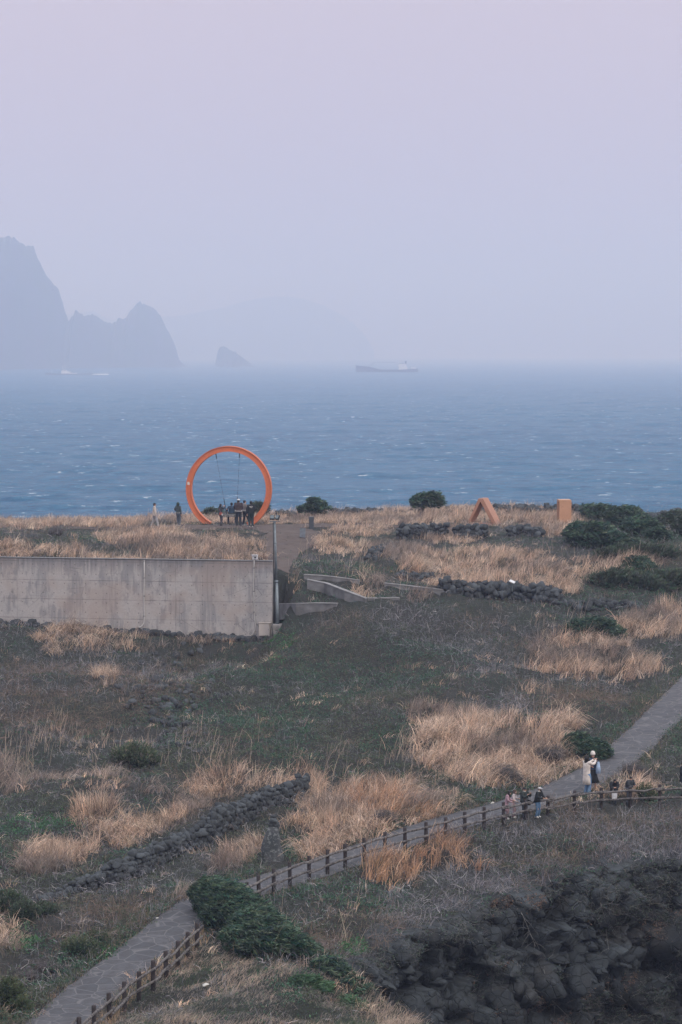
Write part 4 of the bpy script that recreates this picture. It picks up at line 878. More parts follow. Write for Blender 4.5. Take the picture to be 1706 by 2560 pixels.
# fringe of hanging dry grass along the rim
n = 9000; j = r.integers(0, ns, n); j = j[fbm(j * .05, j * 0, 7) > .47]; n = len(j); back = r.uniform(.1, 1.9, n); x = CX[8, j] - cnr[j, 0] * back; y = CY[6, j] - cnr[j, 1] * back; z = np.maximum(gz(x, y), CZ[8, j] - .05)
a_ = np.arctan2(cnr[j, 1], cnr[j, 0]); V, F, c = blades(x, y, z, r.uniform(.25, .75, n), a_ + r.normal(0, .7, n), r.uniform(.5, .97, n), r.uniform(.010, .02, n), palette(r, n, GREYC + [(.30, .22, .17)]), r)
tag(npmesh('rim_grass', V, F, gm, c), 'dry grass hanging over the rim of the black rock face', 'grass', kind='stuff')
# ------------------------------------------------------------------ evergreen and twiggy shrubs, one object each
bark = mat('grey_bark', (.16, .14, .13), .9, var=.4, scale=8, bump=.4)
EVG = [(.028, .060, .044), (.042, .082, .056), (.018, .038, .031), (.072, .118, .076), (.10, .13, .085)]
DULL = [(.050, .075, .050), (.065, .088, .058), (.04, .058, .042), (.08, .09, .07)]
OLIV = [(.075, .095, .05), (.055, .08, .045), (.10, .11, .065)]
TWG = [(.15, .135, .14), (.11, .10, .105), (.19, .17, .17), (.09, .095, .085)]
def shrub(name, label, cat, lobes, seed, cols=EVG, wind=(1, -.15, -.12), n_per=900, leaf=.05, layered=.6, group=None, twig=0, y_d=None, stretch=2.2, lay=.5, lumpy=1.0):
    """lobes: (pixel x, pixel y of centre, half-width px, half-height px); each becomes a round mass standing on the ground"""
    r = np.random.default_rng(seed); L = []
    g0 = ghit(lobes[0][0], lobes[0][1] + lobes[0][3] * .8) if y_d is None else None
    for (cx, cy, hw, hh) in lobes:
        if y_d is None:
            b = ghit(cx, cy + hh * .8); y = b[1]
        else: y = y_d
        rx = hw / FPX * y; rz = hh / FPX * y; ry = max(.35, min(rx, rz * 1.3) * .9); c = at(cx, cy, y + ry * .4); L.append((c, rx, ry, rz))
    o = L[0][0].copy(); o[2] = float(gz(o[0], o[1])); w_ = np.array(wind, float); w_ /= np.linalg.norm(w_)
    P = []; Sd = []; U = []
    for c, rx, ry, rz in L:
        ns_ = max(60, int(n_per * (rx * rz + rx * ry + ry * rz) ** 1.0)); u = r.normal(size=(ns_, 3)); u /= np.linalg.norm(u, axis=1)[:, None]; u[:, 2] = np.abs(u[:, 2]) * np.where(r.random(ns_) < .75, 1, -1)
        lump = 1.0 + .42 * lumpy * (vn3(u * 2.2 + seed * 3.1, 1) - .5) + .16 * (vn3(u * 6 + seed, 2) - .5)
        rad = np.where(r.random(ns_) < .65, r.uniform(.90, 1.04, ns_), r.uniform(.55, .95, ns_)) * lump
        P.append(c + u * rad[:, None] * [rx, ry, rz]); U.append(u)
    P = np.concatenate(P); U = np.concatenate(U); gg = gz(P[:, 0], P[:, 1]); k = P[:, 2] > gg - .05; P = P[k]; U = U[k]; n = len(P)
    if not twig:
        K = 7; tdir = np.clip(w_ + U * .55 + r.normal(0, .22, (n, 3)), -2, 2); tdir[:, 2] *= .7; tdir /= np.linalg.norm(tdir, axis=1)[:, None]
        t = r.random((n, K, 1)); PP = (P[:, None] + tdir[:, None] * (t - .3) * leaf * 7 + r.normal(0, leaf * .55, (n, K, 3))).reshape(-1, 3)
        ax = np.repeat(tdir, K, 0); br = .75 + .5 * r.random((n, 1)); cc = palette(r, n, cols, jit=.2) * br * (.7 + .7 * vn3(P * 1.4, 5))[:, None]; cc = np.repeat(cc, K, 0)
        tip = (t.reshape(-1, 1) > .75); cc = cc * (1 + .35 * tip)
        V, F, c = leaves(PP, r.uniform(.55, 1.2, n * K) * leaf, r, cc, axis=ax, stretch=stretch, flat=lay)
    else:
        V, F, c = twigs(P[:, 0], P[:, 1], P[:, 2], r.uniform(.12, .35, n), r, r.uniform(.008, .016, n), palette(r, n, cols), up=.35)
    t = thing(name, label, cat, tuple(o), 0, group)
    npmesh('crown', V - o, F, lm if not twig else tm, c, t)
    # woody inside: stems fanning from the root, and solid cores that close the mass, inner shade put into their colour
    for c0, rx, ry, rz in L[:1]:
        mb = MB(); base = Vector(c0) - Vector(o); base.z = float(gz(c0[0] - rx * .3, c0[1])) - o[2] - .1; base.x -= rx * .3
        for q in range(6):
            tip_ = Vector(c0) - Vector(o) + Vector((r.uniform(-.5, .8) * rx, r.uniform(-.5, .5) * ry, r.uniform(.1, .7) * rz)); mid = base.lerp(tip_, .5) + Vector((0, 0, -.1 * rz))
            mb.tube([base, mid, tip_], [.05, .035, .012], 6)
    mb.build('trunk', bark, t)
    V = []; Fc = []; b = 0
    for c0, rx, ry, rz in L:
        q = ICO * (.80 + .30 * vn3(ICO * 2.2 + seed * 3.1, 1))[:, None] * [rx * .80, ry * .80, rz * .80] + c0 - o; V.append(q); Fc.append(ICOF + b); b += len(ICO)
    npmesh('shade_core', np.concatenate(V), np.concatenate(Fc), inner_m if not twig else innert_m, parent=t, smooth=True)
    return t
inner_m = mat('shade_core', (.020, .036, .025), .95, var=.5, scale=9, bump=1.0, bscale=14)  # dark leaf tone stands in for the shade inside the crowns
innert_m = mat('twig_shade_core', (.085, .075, .078), .95, var=.5, scale=14, bump=1.0, bscale=22)
shrub('windblown_shrub', 'large dark evergreen shrub swept flat to the right over the gap in the fence', 'shrub',
      [(512,2244,40,50),(535,2250,52,58),(560,2262,60,62),(585,2280,64,62),(610,2300,66,62),(545,2296,46,44),(635,2322,68,58),(660,2342,70,54),(600,2345,50,36),(690,2358,66,44),(718,2370,60,38),(640,2372,52,30),(750,2384,54,31),(785,2398,46,25),(815,2412,38,19),(845,2430,32,14),(875,2450,28,10),(902,2470,22,7)], 1, n_per=560, leaf=.042, wind=(1, -.1, -.38), stretch=2.6, lumpy=.5)
shrub('windblown_shrub', 'dark evergreen shrub at the path edge behind the woman in the cream coat', 'shrub', [(1445,1868,34,32),(1480,1880,40,28),(1425,1862,18,24)], 2, n_per=900, leaf=.05)
shrub('windblown_shrub', 'flat dark evergreen shrub above the tan grass on the right slope', 'shrub', [(1450,1572,38,22),(1490,1570,42,26),(1530,1582,26,14)], 3, n_per=500, leaf=.06)
shrub('windblown_shrub', 'big streaky evergreen shrub standing just below the upright orange panel', 'shrub', [(1445,1338,36,30),(1485,1342,54,34),(1528,1354,44,24),(1562,1364,34,16)], 4, n_per=330, leaf=.075)
shrub('windblown_shrub', 'long evergreen shrub falling to the right behind the big streaky one', 'shrub', [(1500,1284,46,20),(1560,1296,50,28),(1600,1322,48,26),(1480,1276,50,12),(1640,1340,30,18)], 5, n_per=330, leaf=.075)
shrub('windblown_shrub', 'small dark evergreen shrub at the right end of the pale grass band', 'shrub', [(1590,1408,30,16),(1612,1418,22,12)], 6, n_per=450, leaf=.06)
shrub('round_shrub', 'round dark evergreen shrub standing out on the skyline against the sea', 'shrub', [(1056,1250,25,15),(1078,1247,22,16),(1038,1258,13,7),(1092,1258,12,7)], 7, n_per=300, leaf=.075, y_d=178)
shrub('windblown_shrub', 'twin-lobed dark evergreen shrub on the skyline right of the orange ring', 'shrub', [(786,1264,20,13),(762,1273,20,9),(802,1273,16,8),(778,1252,11,7)], 8, n_per=300, leaf=.075, y_d=178)
shrub('round_shrub', 'small dark shrub on the skyline seen through the left of the orange ring', 'shrub', [(528,1282,18,11),(545,1286,12,8)], 9, n_per=300, leaf=.07, cols=DULL, y_d=180)
shrub('round_shrub', 'small dark green shrub on the skyline behind the man in the black jacket', 'shrub', [(640,1268,16,10),(655,1272,14,8),(626,1270,8,7)], 10, n_per=300, leaf=.07, cols=DULL, y_d=179)
shrub('round_shrub', 'wide dull green shrub mound at the right end of the tumbled wall', 'shrub', [(1505,1454,44,15),(1550,1448,50,20),(1605,1456,46,17)], 11, n_per=330, leaf=.06, cols=DULL, wind=(.3, 0, .5))
shrub('round_shrub', 'dark green shrub mound at the right edge above the tan grass', 'shrub', [(1660,1450,46,20),(1700,1452,40,24),(1640,1470,40,12)], 12, n_per=330, leaf=.06, cols=DULL, wind=(.3, 0, .5))
shrub('round_shrub', 'broad green shrub spreading down the right slope below the skyline', 'shrub', [(1590,1384,70,18),(1650,1388,50,17),(1530,1390,40,13)], 13, n_per=280, leaf=.065, cols=DULL, wind=(.3, 0, .5))
shrub('round_shrub', 'dark shrub clump on the skyline at the far right edge', 'shrub', [(1680,1300,34,22),(1712,1320,30,34)], 14, n_per=280, leaf=.07, cols=DULL)
shrub('leafy_shrub', 'rounded olive green leafy shrub among the pale reeds on the left', 'shrub', [(335,1893,50,30),(362,1905,40,22),(310,1900,30,18)], 15, n_per=420, leaf=.05, cols=OLIV + DULL + [(.16, .14, .11)], wind=(.2, 0, .6), stretch=1.2)
shrub('leafy_shrub', 'small scraggly leafy shrub growing through the right fence', 'shrub', [(1612,1984,22,22),(1630,1996,16,12)], 16, n_per=500, leaf=.035, cols=OLIV, wind=(.2, 0, .6), stretch=1.2)
shrub('leafy_shrub', 'dark bushy shrub at the left edge by the end of the lava wall', 'shrub', [(24,2265,40,34),(60,2285,34,24),(110,2278,34,16)], 17, n_per=650, leaf=.04, cols=DULL, wind=(.2, 0, .6), stretch=1.2)
shrub('leafy_shrub', 'dark green bush in the bottom left corner beside the path', 'shrub', [(22,2490,36,44),(48,2520,26,24)], 18, n_per=900, leaf=.035, cols=OLIV, wind=(.2, 0, .6), stretch=1.2)
shrub('leafy_shrub', 'pale green leafy shrub left of the path above the bright green weeds', 'shrub', [(200,2370,46,26),(240,2350,30,20)], 19, n_per=450, leaf=.03, cols=OLIV + [(.14, .15, .11)], wind=(.2, 0, .6), stretch=1.2)
for k, (lb, lab) in enumerate([([(1262,1938,34,26),(1290,1950,24,16)], 'grey purple dome of dry twigs at the path side left of the cream coat'),
        ([(1385,1892,34,24),(1360,1888,22,18)], 'grey dome of dry twigs beside the dark evergreen behind the cream coat'),
        ([(955,2046,30,20),(978,2050,18,16)], 'small grey dome of dry twigs below the orange grass mound'),
        ([(1580,1925,34,16),(1605,1935,24,12)], 'low grey dome of dry twigs between the path and the right fence'),
        ([(110,2420,40,18),(70,2440,30,14)], 'flat grey tangle of dry twigs at the lower left of the path'),
        ([(140,1332,24,14)], 'small grey brown twig bush on the top terrace at the left')]):
    shrub('dry_twig_shrub', lab, 'shrub', lb, 40 + k, cols=TWG, twig=1, n_per=1500)
# low evergreen creepers on the mound and pale bare vines on the rock
for k, (lb, lab) in enumerate([([(760,2452,36,10),(800,2468,30,9)], 'low dark green creeper strip on the near mound'), ([(868,2500,24,8),(890,2510,16,6)], 'small green creeper patch low on the near mound')]):
    shrub('creeping_shrub', lab, 'shrub', lb, 60 + k, cols=[(.05, .10, .055), (.07, .12, .065)], n_per=900, leaf=.04)
vm = mat('bare_vine_bark', (.20, .195, .19), .9, var=.3, scale=10)
def cliffpt(px, py, off=.25):
    ys_ = np.arange(76, 96, .05); P = at(np.full(len(ys_), px), np.full(len(ys_), py), ys_)
    sx_, sy_ = project(np.stack([CX, CY, CZ], -1)); d2 = (sx_ - px) ** 2 + (sy_ - py) ** 2; q = np.argmin(np.where(WW > .1, d2, 9e9)); i_, j_ = divmod(q, ns); return np.array([CX[i_, j_] + cnr[j_, 0] * off, CY[i_, j_] + cnr[j_, 1] * off, CZ[i_, j_]])
for k, (pts, lab) in enumerate([([(1285,2262),(1296,2285),(1310,2318),(1328,2352),(1340,2390),(1352,2425),(1350,2462)], 'long bare pale vine hanging down the middle of the rock face'),
        ([(1487,2190),(1485,2225),(1490,2265),(1505,2300),(1510,2340),(1520,2370)], 'bare pale vine hanging down the rock face at the right'),
        ([(1352,2480),(1385,2500),(1410,2530),(1435,2556)], 'bare forked vine low on the rock face at the bottom')]):
    P = np.array([cliffpt(*p) for p in pts]); o = P[0]; t = thing('bare_vine', lab, 'vine', tuple(o)); r = np.random.default_rng(k + 5)
    mb = MB(); q = [Vector(p - o) for p in P]; mb.tube(q, list(np.linspace(.018, .009, len(q))), 5); mb.build('stem', vm, t)
    for i in range(26):
        mb = MB()
        a = q[r.integers(1, len(q))].lerp(q[r.integers(1, len(q))], .1 * r.random()); b_ = a + Vector((r.uniform(-.5, .7), r.uniform(-.3, .0), r.uniform(-.7, .1))); mb.tube([a, a.lerp(b_, .5) + Vector((0, -.04, .06)), b_], [.007, .006, .004], 4); mb.build('twig', vm, t)

# ------------------------------------------------------------------ orange sculptures
def orange(name, c, c2=None):
    m = N(name); a = m.noise(1.2, 5); b = m.noise(9, 5, rough=.7)
    m.col(m.mix(m.ramp(b, [(.50, 0.0), (.70, .6)]), m.ramp(a, [(.35, c), (.65, c2 or tuple(v * .88 for v in c))]), tuple(v * .62 for v in c))); m.rough(.55); m.bump(b, .1, .01); return m.m
om = orange('orange_paint', (.66, .19, .085))
RY = 168.5
rc = at(573, 1223, RY); Rr = 108.3 / FPX * RY; sw = R(-7)
rbase = float(gz(rc[0], rc[1]))
ring = thing('ring_frame', 'huge bright orange steel ring standing on the headland with a swing in it', 'ring sculpture', (rc[0], rc[1], rbase), sw)
zc_ = rc[2] - rbase
a0 = math.asin(min(.99, (zc_ + .12) / Rr)) ; A = np.linspace(-a0, math.pi + a0, 97)
def ringband(r0, r1, y0, y1, name, m, parent, bev=0):
    mb = MB(); rings = [[(math.cos(a) * q, yy, zc_ + math.sin(a) * q) for q, yy in ((r0, y0), (r1, y0), (r1, y1), (r0, y1))] for a in A]; mb.loft(rings); return mb.build(name, m, parent, bevel=bev)
ringband(Rr - .34, Rr - .05, -.17, .17, 'web', om, ring)
ringband(Rr - .052, Rr, -.24, .24, 'outer_flange', om, ring, .006)
ringband(Rr - .385, Rr - .338, -.24, .24, 'inner_flange', om, ring, .006)
for s1 in (-1, 1):
    mb = MB(); mb.box((s1 * (math.cos(a0) * Rr - .1), -.02, -.03), (1.0, .8, .16)); mb.build('base_plate', mat('pale_concrete', (.42, .40, .395), .9, var=.3, scale=4), ring, bevel=.02)
mb = MB(); ss = .045; mb.add([(-Rr + .09, -.175, zc_ + .32), (-Rr + .25, -.175, zc_ + .28), (-Rr + .27, -.175, zc_ + .42), (-Rr + .19, -.175, zc_ + .52), (-Rr + .10, -.175, zc_ + .47)], [(0, 1, 2, 3, 4)]); mb.add([(-Rr + .09, -.171, zc_ + .32), (-Rr + .25, -.171, zc_ + .28), (-Rr + .27, -.171, zc_ + .42), (-Rr + .19, -.171, zc_ + .52), (-Rr + .10, -.171, zc_ + .47)], [(4, 3, 2, 1, 0)]); mb.build('sticker', mat('white_sticker', (.8, .74, .68), .5), ring)
# swing: seat pushed to the right of where it hangs, seen from behind
def ringpt(px, py, yo=0):
    p = at(px, py, RY + yo); return Vector(p)
SB = ringpt(560, 1286)
swt = thing('swing', 'wooden bench swing hanging on two black chains inside the orange ring', 'swing', tuple(SB))
wood = mat('grey_swing_wood', (.20, .205, .21), .8, var=.3, scale=8)
sx0, sx1 = ringpt(567, 1284).x - SB.x, ringpt(591, 1284).x - SB.x; seatz = ringpt(578, 1287).z - SB.z
mb = MB()
for i in range(4): mb.box(((sx0 + sx1) / 2 + .12, -.16 + .1 * i, seatz - .12), (sx1 - sx0 + .75, .085, .035))
mb.build('seat', wood, swt)
mb = MB()
for i in range(1): mb.box(((sx0 + sx1) / 2 + .12, -.26, seatz + .02), (sx1 - sx0 + .75, .03, .13))
mb.build('backrest', wood, swt)
chm = mat('black_chain', (.03, .033, .04), .5)
for top_, bot in (((540, 1134), (568, 1290)), ((599.5, 1132), (594, 1250))):
    a = ringpt(*top_) - SB; b = ringpt(*bot) - SB; b.y -= .1; 
    if top_[0] > 590: b = a + (b - a) * 1.30
    ch = MB(); d = (b - a); Ln = d.length; nl = int(Ln / .13); rot0 = d.to_track_quat('Z', 'Y').to_matrix()
    for i in range(nl):
        c0 = a + d * ((i + .5) / nl); ch.box(c0, (.020 if i % 2 else .007, .007 if i % 2 else .020, .12), rot0)
    for i in range(0, nl, 3): ch.ell(a + d * ((i + .5) / nl), (.022, .022, .04), 6, 4)
    ch.tube([a, a + d * .08], [.035, .03], 6); ch.tube([a + d * .72, b], [.022, .032], 6); ch.build('chain', chm, swt)
# triangle frame
tm_o = orange('faded_orange_paint', (.46, .235, .16), (.38, .20, .14)); TY = 171
tp = at(1209, 1245, TY); tg = float(gz(tp[0], tp[1])); tri = thing('triangle_frame', 'orange brown triangular steel frame leaning in the tall grass', 'sculpture', (tp[0], tp[1], tg), R(-26))
hz0 = tp[2] - tg
def plank(a, b, wd, th, name, parent, m):
    a = Vector(a); b = Vector(b); d = b - a; rot = d.to_track_quat('Z', 'Y').to_matrix(); mb = MB(); mb.box((a + b) / 2, (th, wd, d.length), rot); return mb.build(name, m, parent, bevel=.01)
def slab(p0, p1, p2, p3, depth, name):
    mb = MB(); mb.loft([[(x_, -depth / 2, z_) for x_, z_ in (p0, p1, p2, p3)], [(x_, depth / 2, z_) for x_, z_ in (p0, p1, p2, p3)]]); return mb.build(name, tm_o, tri, bevel=.012)
hh = hz0
slab((-.18, hh), (.16, hh), (1.45, -.35), (1.15, -.35), .95, 'right_leg')
slab((-.18, hh), (-.03, hh - .22), (-.96, -.1), (-1.12, -.1), .95, 'left_leg')
slab((-1.0, .12), (1.1, .12), (1.1, -.12), (-1.0, -.12), .93, 'base_beam')
# upright rectangular frame seen nearly edge-on
om2 = orange('apricot_paint', (.54, .30, .19), (.48, .265, .165)); QY = 172
qa = at(1398, 1250, QY); qb = at(1429, 1250, QY); qg = float(gz(qa[0], qa[1])); qh = qa[2] - qg
sq = thing('panel_frame', 'upright apricot orange rectangular frame seen side-on in the tall grass', 'sculpture', ((qa[0] + qb[0]) / 2, QY, qg), R(4)); wq = qb[0] - qa[0]
mb = MB(); mb.box((0, 0, qh / 2 - .1), (wq, .14, qh + .2)); mb.build('side_panel', om2, sq, bevel=.01)
mb = MB(); mb.box((.02, .5, qh - .075), (wq - .02, .86, .14)); mb.build('top_panel', om2, sq, bevel=.01)
mb = MB(); mb.box((.02, 1.0, qh / 2 - .1), (wq, .14, qh + .2)); mb.build('side_panel', om2, sq, bevel=.01)
# small dark stone post and slatted sign by the dirt track
P = ghit(779, 1323); dk = mat('dark_slate', (.075, .085, .10), .8, var=.25, scale=5)
t = thing('stone_post', 'square dark grey post standing by the dirt track', 'post', tuple(P), R(10)); mb = MB(); mb.box((0, 0, .38), (.30, .26, .86)); mb.build('post', dk, t, bevel=.02); mb = MB(); mb.box((0, 0, .83), (.33, .29, .04)); mb.build('cap', mat('slate_top', (.12, .135, .155), .7, var=.2), t, bevel=.01)
P = ghit(757, 1347); t = thing('information_board', 'small weathered bluish board with pale lines beside the dirt track', 'sign', tuple(P), R(-6))
mb = MB(); mb.box((0, 0, .4), (.38, .06, .62), Euler((R(-14), 0, 0)).to_matrix()); bd = mb.build('board', mat('weathered_board', (.16, .18, .21), .8, var=.3, scale=6), t, bevel=.01)
mb = MB()
for i in range(5): mb.box((-.01, -.045 - .0, .16 + .12 * i), (.28, .012, .028), Euler((R(-14), 0, 0)).to_matrix())
for s1 in (-1, 1):
    m2 = MB(); m2.tube([(s1 * .15, .02, -.1), (s1 * .15, .02, .3)], .025, 6); m2.build('leg', dk, t)

# ------------------------------------------------------------------ rustic wooden fences
fw = N('weathered_fence_wood'); fa = fw.noise(1.0, 6, fw.mapv((9, 9, 2)), .7); fb_ = fw.noise(2, 4)
fw.col(fw.mix(fw.ramp(fa, [(.42, 0.0), (.62, 1.0)]), fw.ramp(fb_, [(.4, (.055, .048, .050)), (.6, (.085, .075, .072))]), (.20, .185, .18))); fw.rough(.9); fw.bump(fa, .5, .02)
fwp = mat('dark_fence_post', (.055, .045, .046), .9, var=.35, scale=9, bump=.4)
def fence(posts, label, seed, rail_z=(.80, .42)):
    """posts: (pixel x, pixel y of the top, pixel y of the foot)"""
    r = np.random.default_rng(seed); B = np.array([ghit(px, py) for px, _, py in posts]); H = [max(.85, at(px, ty, b[1])[2] - b[2]) for (px, ty, _), b in zip(posts, B)]
    o = B[0]; t = thing('wooden_fence', label, 'fence', tuple(o)); Q = []
    for b, h in zip(B, H):
        q = Vector(b - o); Q.append((q, h)); l = Vector((r.normal(0, .015), r.normal(0, .015), 0)); mb = MB()
        mb.tube([q + Vector((0, 0, -.35)), q + l * .5 + Vector((0, 0, h * .5)), q + l + Vector((0, 0, h - .02)), q + l + Vector((0, 0, h))], [.082, .078, .074, .06], 9, jit=.12); mb.build('post', fwp, t, True)
    for k in range(len(Q) - 1):
        a, ha = Q[k]; b, hb_ = Q[k + 1]; d = (b - a); d.z = 0; d.normalize(); side = Vector((d.y, -d.x, 0)); side = -side if side.y > 0 else side
        for zf in rail_z:
            za = ha * zf - (0.035 if k % 1 == 0 else 0); zb = hb_ * zf + .045
            p = a + side * .095 + Vector((0, 0, za)) - d * .22; q = b + side * (.095 + .012 * 0) + Vector((0, 0, zb)) + d * .22; mid = p.lerp(q, .5) + Vector((0, 0, r.normal(0, .018))) 
            if k % 2: p += side * .03; q += side * .03; mid += side * .03
            mb = MB(); mb.tube([p, p.lerp(q, .25) + Vector((0, 0, r.normal(0, .01))), mid, p.lerp(q, .75) + Vector((0, 0, r.normal(0, .01))), q], [.038, .045, .047, .043, .036], 8, jit=.15); mb.build('rail', fw.m, t, True)
    return t
fence([(160,2575,2645),(198,2542,2616),(236,2513,2588),(275,2482,2560),(312,2455,2530),(348,2428,2503),(384,2401,2478),(416,2377,2449),(445,2352,2421),(469,2330,2397),(493,2307,2372)], 'near wooden post and rail fence along the path at the bottom left', 3)
fence([(580,2222,2282),(616,2205,2266),(648,2188,2253),(685,2172,2234),(726,2155,2220),(773,2140,2206),(819,2124,2189),(864,2110,2173),(912,2095,2157),(963,2080,2141),(1013,2068,2127),(1065,2055,2113),(1113,2043,2099),(1162,2029,2086),(1210,2017,2074),(1259,2005,2062),(1315,1997,2050),(1370,1990,2040),(1436,1976,2030),(1504,1969,2022),(1575,1966,2018),(1650,1961,2016),(1728,1961,2018)], 'long wooden post and rail fence where the visitors lean, running up to the right edge', 4)
# litter-sized pale stones
for a, b, lab, s1 in [(515, 2467, 'white stone lying in the short grass on the near mound', .09), (393, 2299, 'tiny white stone at the left edge of the path', .05), (1232, 2010, 'small white scrap at the path edge left of the pink coat', .07)]:
    P = ghit(a, b); V, F, c = stones(np.zeros((1, 3)), [1.0], np.random.default_rng(int(a))); me = npmesh('pale_stone', V, F, mat('pale_limestone', (.62, .60, .56), .8, var=.15, scale=4)); me.location = (P[0], P[1], P[2] + s1 * .6); me.scale = (s1 * 1.5, s1, s1 * .7); tag(me, lab, 'stone')

# ------------------------------------------------------------------ ships
def hullm(mb, prof, half, z0):
    """prof: list of (x along, deck height); a hull tapering to bow and stern"""
    rings = []
    x0, x1 = prof[0][0], prof[-1][0]
    for x_, zt in prof:
        u = (x_ - x0) / (x1 - x0); wdt = half * min(1, (u / .22) ** .6 + .02) * (1 if u < .85 else 1 - (u - .85) * 1.2); flare = 1.0
        rings.append([(x_, -wdt, zt), (x_, -wdt * .85, z0), (x_, wdt * .85, z0), (x_, wdt, zt)])
    mb.loft(rings)
white_s = mat('ship_white', (.80, .78, .78), .5, var=.1, scale=.1); hull_d = mat('ship_dark_hull', (.05, .055, .07), .6, var=.2, scale=.1); win = mat('ship_glass', (.03, .04, .05), .2)
S = 4110; sc_ = S / FPX; L = lambda px: (px - 890) * sc_; Hh = lambda py: (930 - py) * sc_
sp_ = at(890, 930, S); t = thing('cargo_ship', 'dark-hulled coastal cargo ship with white superstructure aft on the hazy sea', 'ship', (sp_[0], S, 0))
mb = MB(); hullm(mb, [(L(890), Hh(913)), (L(896), Hh(914)), (L(906), Hh(915)), (L(925), Hh(917)), (L(940), Hh(921)), (L(948), Hh(923.5)), (L(960), Hh(924)), (L(1000), Hh(924)), (L(1030), Hh(922.5)), (L(1045), Hh(921))], 8, -2); mb.build('hull', hull_d, t)
mb = MB()
for (a, b, c_, d_, wd) in ((997, 1019, 924, 916, 12), (996, 1016, 916, 911, 11), (998, 1012, 911, 907, 10), (1000, 1010, 907, 904.5, 14)): mb.box(((L(a) + L(b)) / 2, 0, (Hh(c_) + Hh(d_)) / 2), (L(b) - L(a), wd, Hh(d_) - Hh(c_)))
mb.build('superstructure', white_s, t)
mb = MB()
for j_ in range(9): mb.box((L(999.5 + j_ * 1.35), 0, Hh(908.6)), (.55, 10.2, .9))
mb.build('bridge_windows', win, t)
mb = MB(); mb.box((L(1034), 0, Hh(919.5)), (L(1040) - L(1028), 6, Hh(917.5) - Hh(921))); mb.build('lifeboat', white_s, t)
mb = MB(); mb.box((L(1014.5), 0, Hh(906)), (3, 4, 5)); mb.build('funnel', hull_d, t)
mb = MB(); mb.tube([(L(1005), 0, Hh(905)), (L(1005), 0, Hh(899))], .35, 6); mb.build('mast', white_s, t)
mb = MB(); mb.tube([(L(922), 0, Hh(918)), (L(938), 0, Hh(905))], .5, 6); mb.tube([(L(938), 0, Hh(905)), (L(990), 0, Hh(906))], .25, 6); mb.build('derrick', mat('ship_grey', (.3, .31, .33), .6), t)
S = 3600; sc_ = S / FPX; L = lambda px: (px - 113) * sc_; Hh = lambda py: (937 - py) * sc_
sp_ = at(113, 937, S); t = thing('patrol_boat', 'low grey patrol boat with white wheelhouse crossing below the headland', 'boat', (sp_[0], S, 0))
mb = MB(); hullm(mb, [(L(113), Hh(931)), (L(120), Hh(932)), (L(135), Hh(933)), (L(160), Hh(933.5)), (L(200), Hh(934)), (L(233), Hh(933))], 5, -2); mb.build('hull', mat('ship_grey_hull', (.10, .12, .15), .6), t)
mb = MB()
for (a, b, c_, d_, wd) in ((154, 192, 935, 931.5, 6), (154, 176, 931.5, 928, 6), (155, 168, 928, 925, 5)): mb.box(((L(a) + L(b)) / 2, 0, (Hh(c_) + Hh(d_)) / 2), (L(b) - L(a), wd, Hh(d_) - Hh(c_)))
mb.build('superstructure', white_s, t)
mb = MB(); mb.tube([(L(158), 0, Hh(925)), (L(157), 0, Hh(914))], .3, 6); mb.tube([(L(163), 0, Hh(925)), (L(163), 0, Hh(912))], .25, 6); mb.build('mast', white_s, t)
mb = MB(); mb.tube([(L(130), 0, Hh(933)), (L(130), 0, Hh(924))], .3, 6); mb.build('jackstaff', white_s, t)
mb = MB()
for j_ in range(6): mb.box((L(156 + j_ * 2), 0, Hh(926.5)), (.5, 5.2, .9))
mb.build('bridge_windows', win, t)
mb = MB(); rr = np.random.default_rng(3)
for j_ in range(40): mb.ell((L(236 + 34 * rr.random() ** 1.3), rr.normal(0, 3), .4), (rr.uniform(1, 4), 2, rr.uniform(.4, 1.6)), 7, 5)
mb.build('wake', mat('sea_foam', (.8, .82, .85), .8), None, True); wk = bpy.data.objects['wake']; wk.location = t.location; tag(wk, 'white foam wake behind the patrol boat', 'wake', kind='stuff')
# ------------------------------------------------------------------ people
_mc = {}
def cloth(c, name='cloth', rough=.85):
    k = (name,) + tuple(round(v, 3) for v in c)
    if k not in _mc: _mc[k] = mat(name, c, rough, var=.28, scale=7, bump=.35, bscale=16)
    return _mc[k]
SKIN = mat('skin', (.50, .30, .225), .6, var=.08, scale=5); HAIR = mat('black_hair', (.014, .012, .013), .5, var=.3, scale=30); BROWNH = mat('brown_hair', (.085, .05, .035), .5, var=.3, scale=30)
SHOEW = cloth((.70, .68, .66), 'white_shoe_leather', .6); SHOEB = cloth((.03, .03, .033), 'black_shoe_leather', .5)
def ik(a, b, l1, l2, hint):
    a, b = Vector(a), Vector(b); d = b - a; L = min(d.length, (l1 + l2) * .995); b = a + d.normalized() * L; d = b - a
    x = (l1 * l1 - l2 * l2 + L * L) / (2 * L); h = math.sqrt(max(l1 * l1 - x * x, 0)); u = d.normalized(); hv = Vector(hint); hv = (hv - u * hv.dot(u)).normalized()
    return a + u * x + hv * h, b
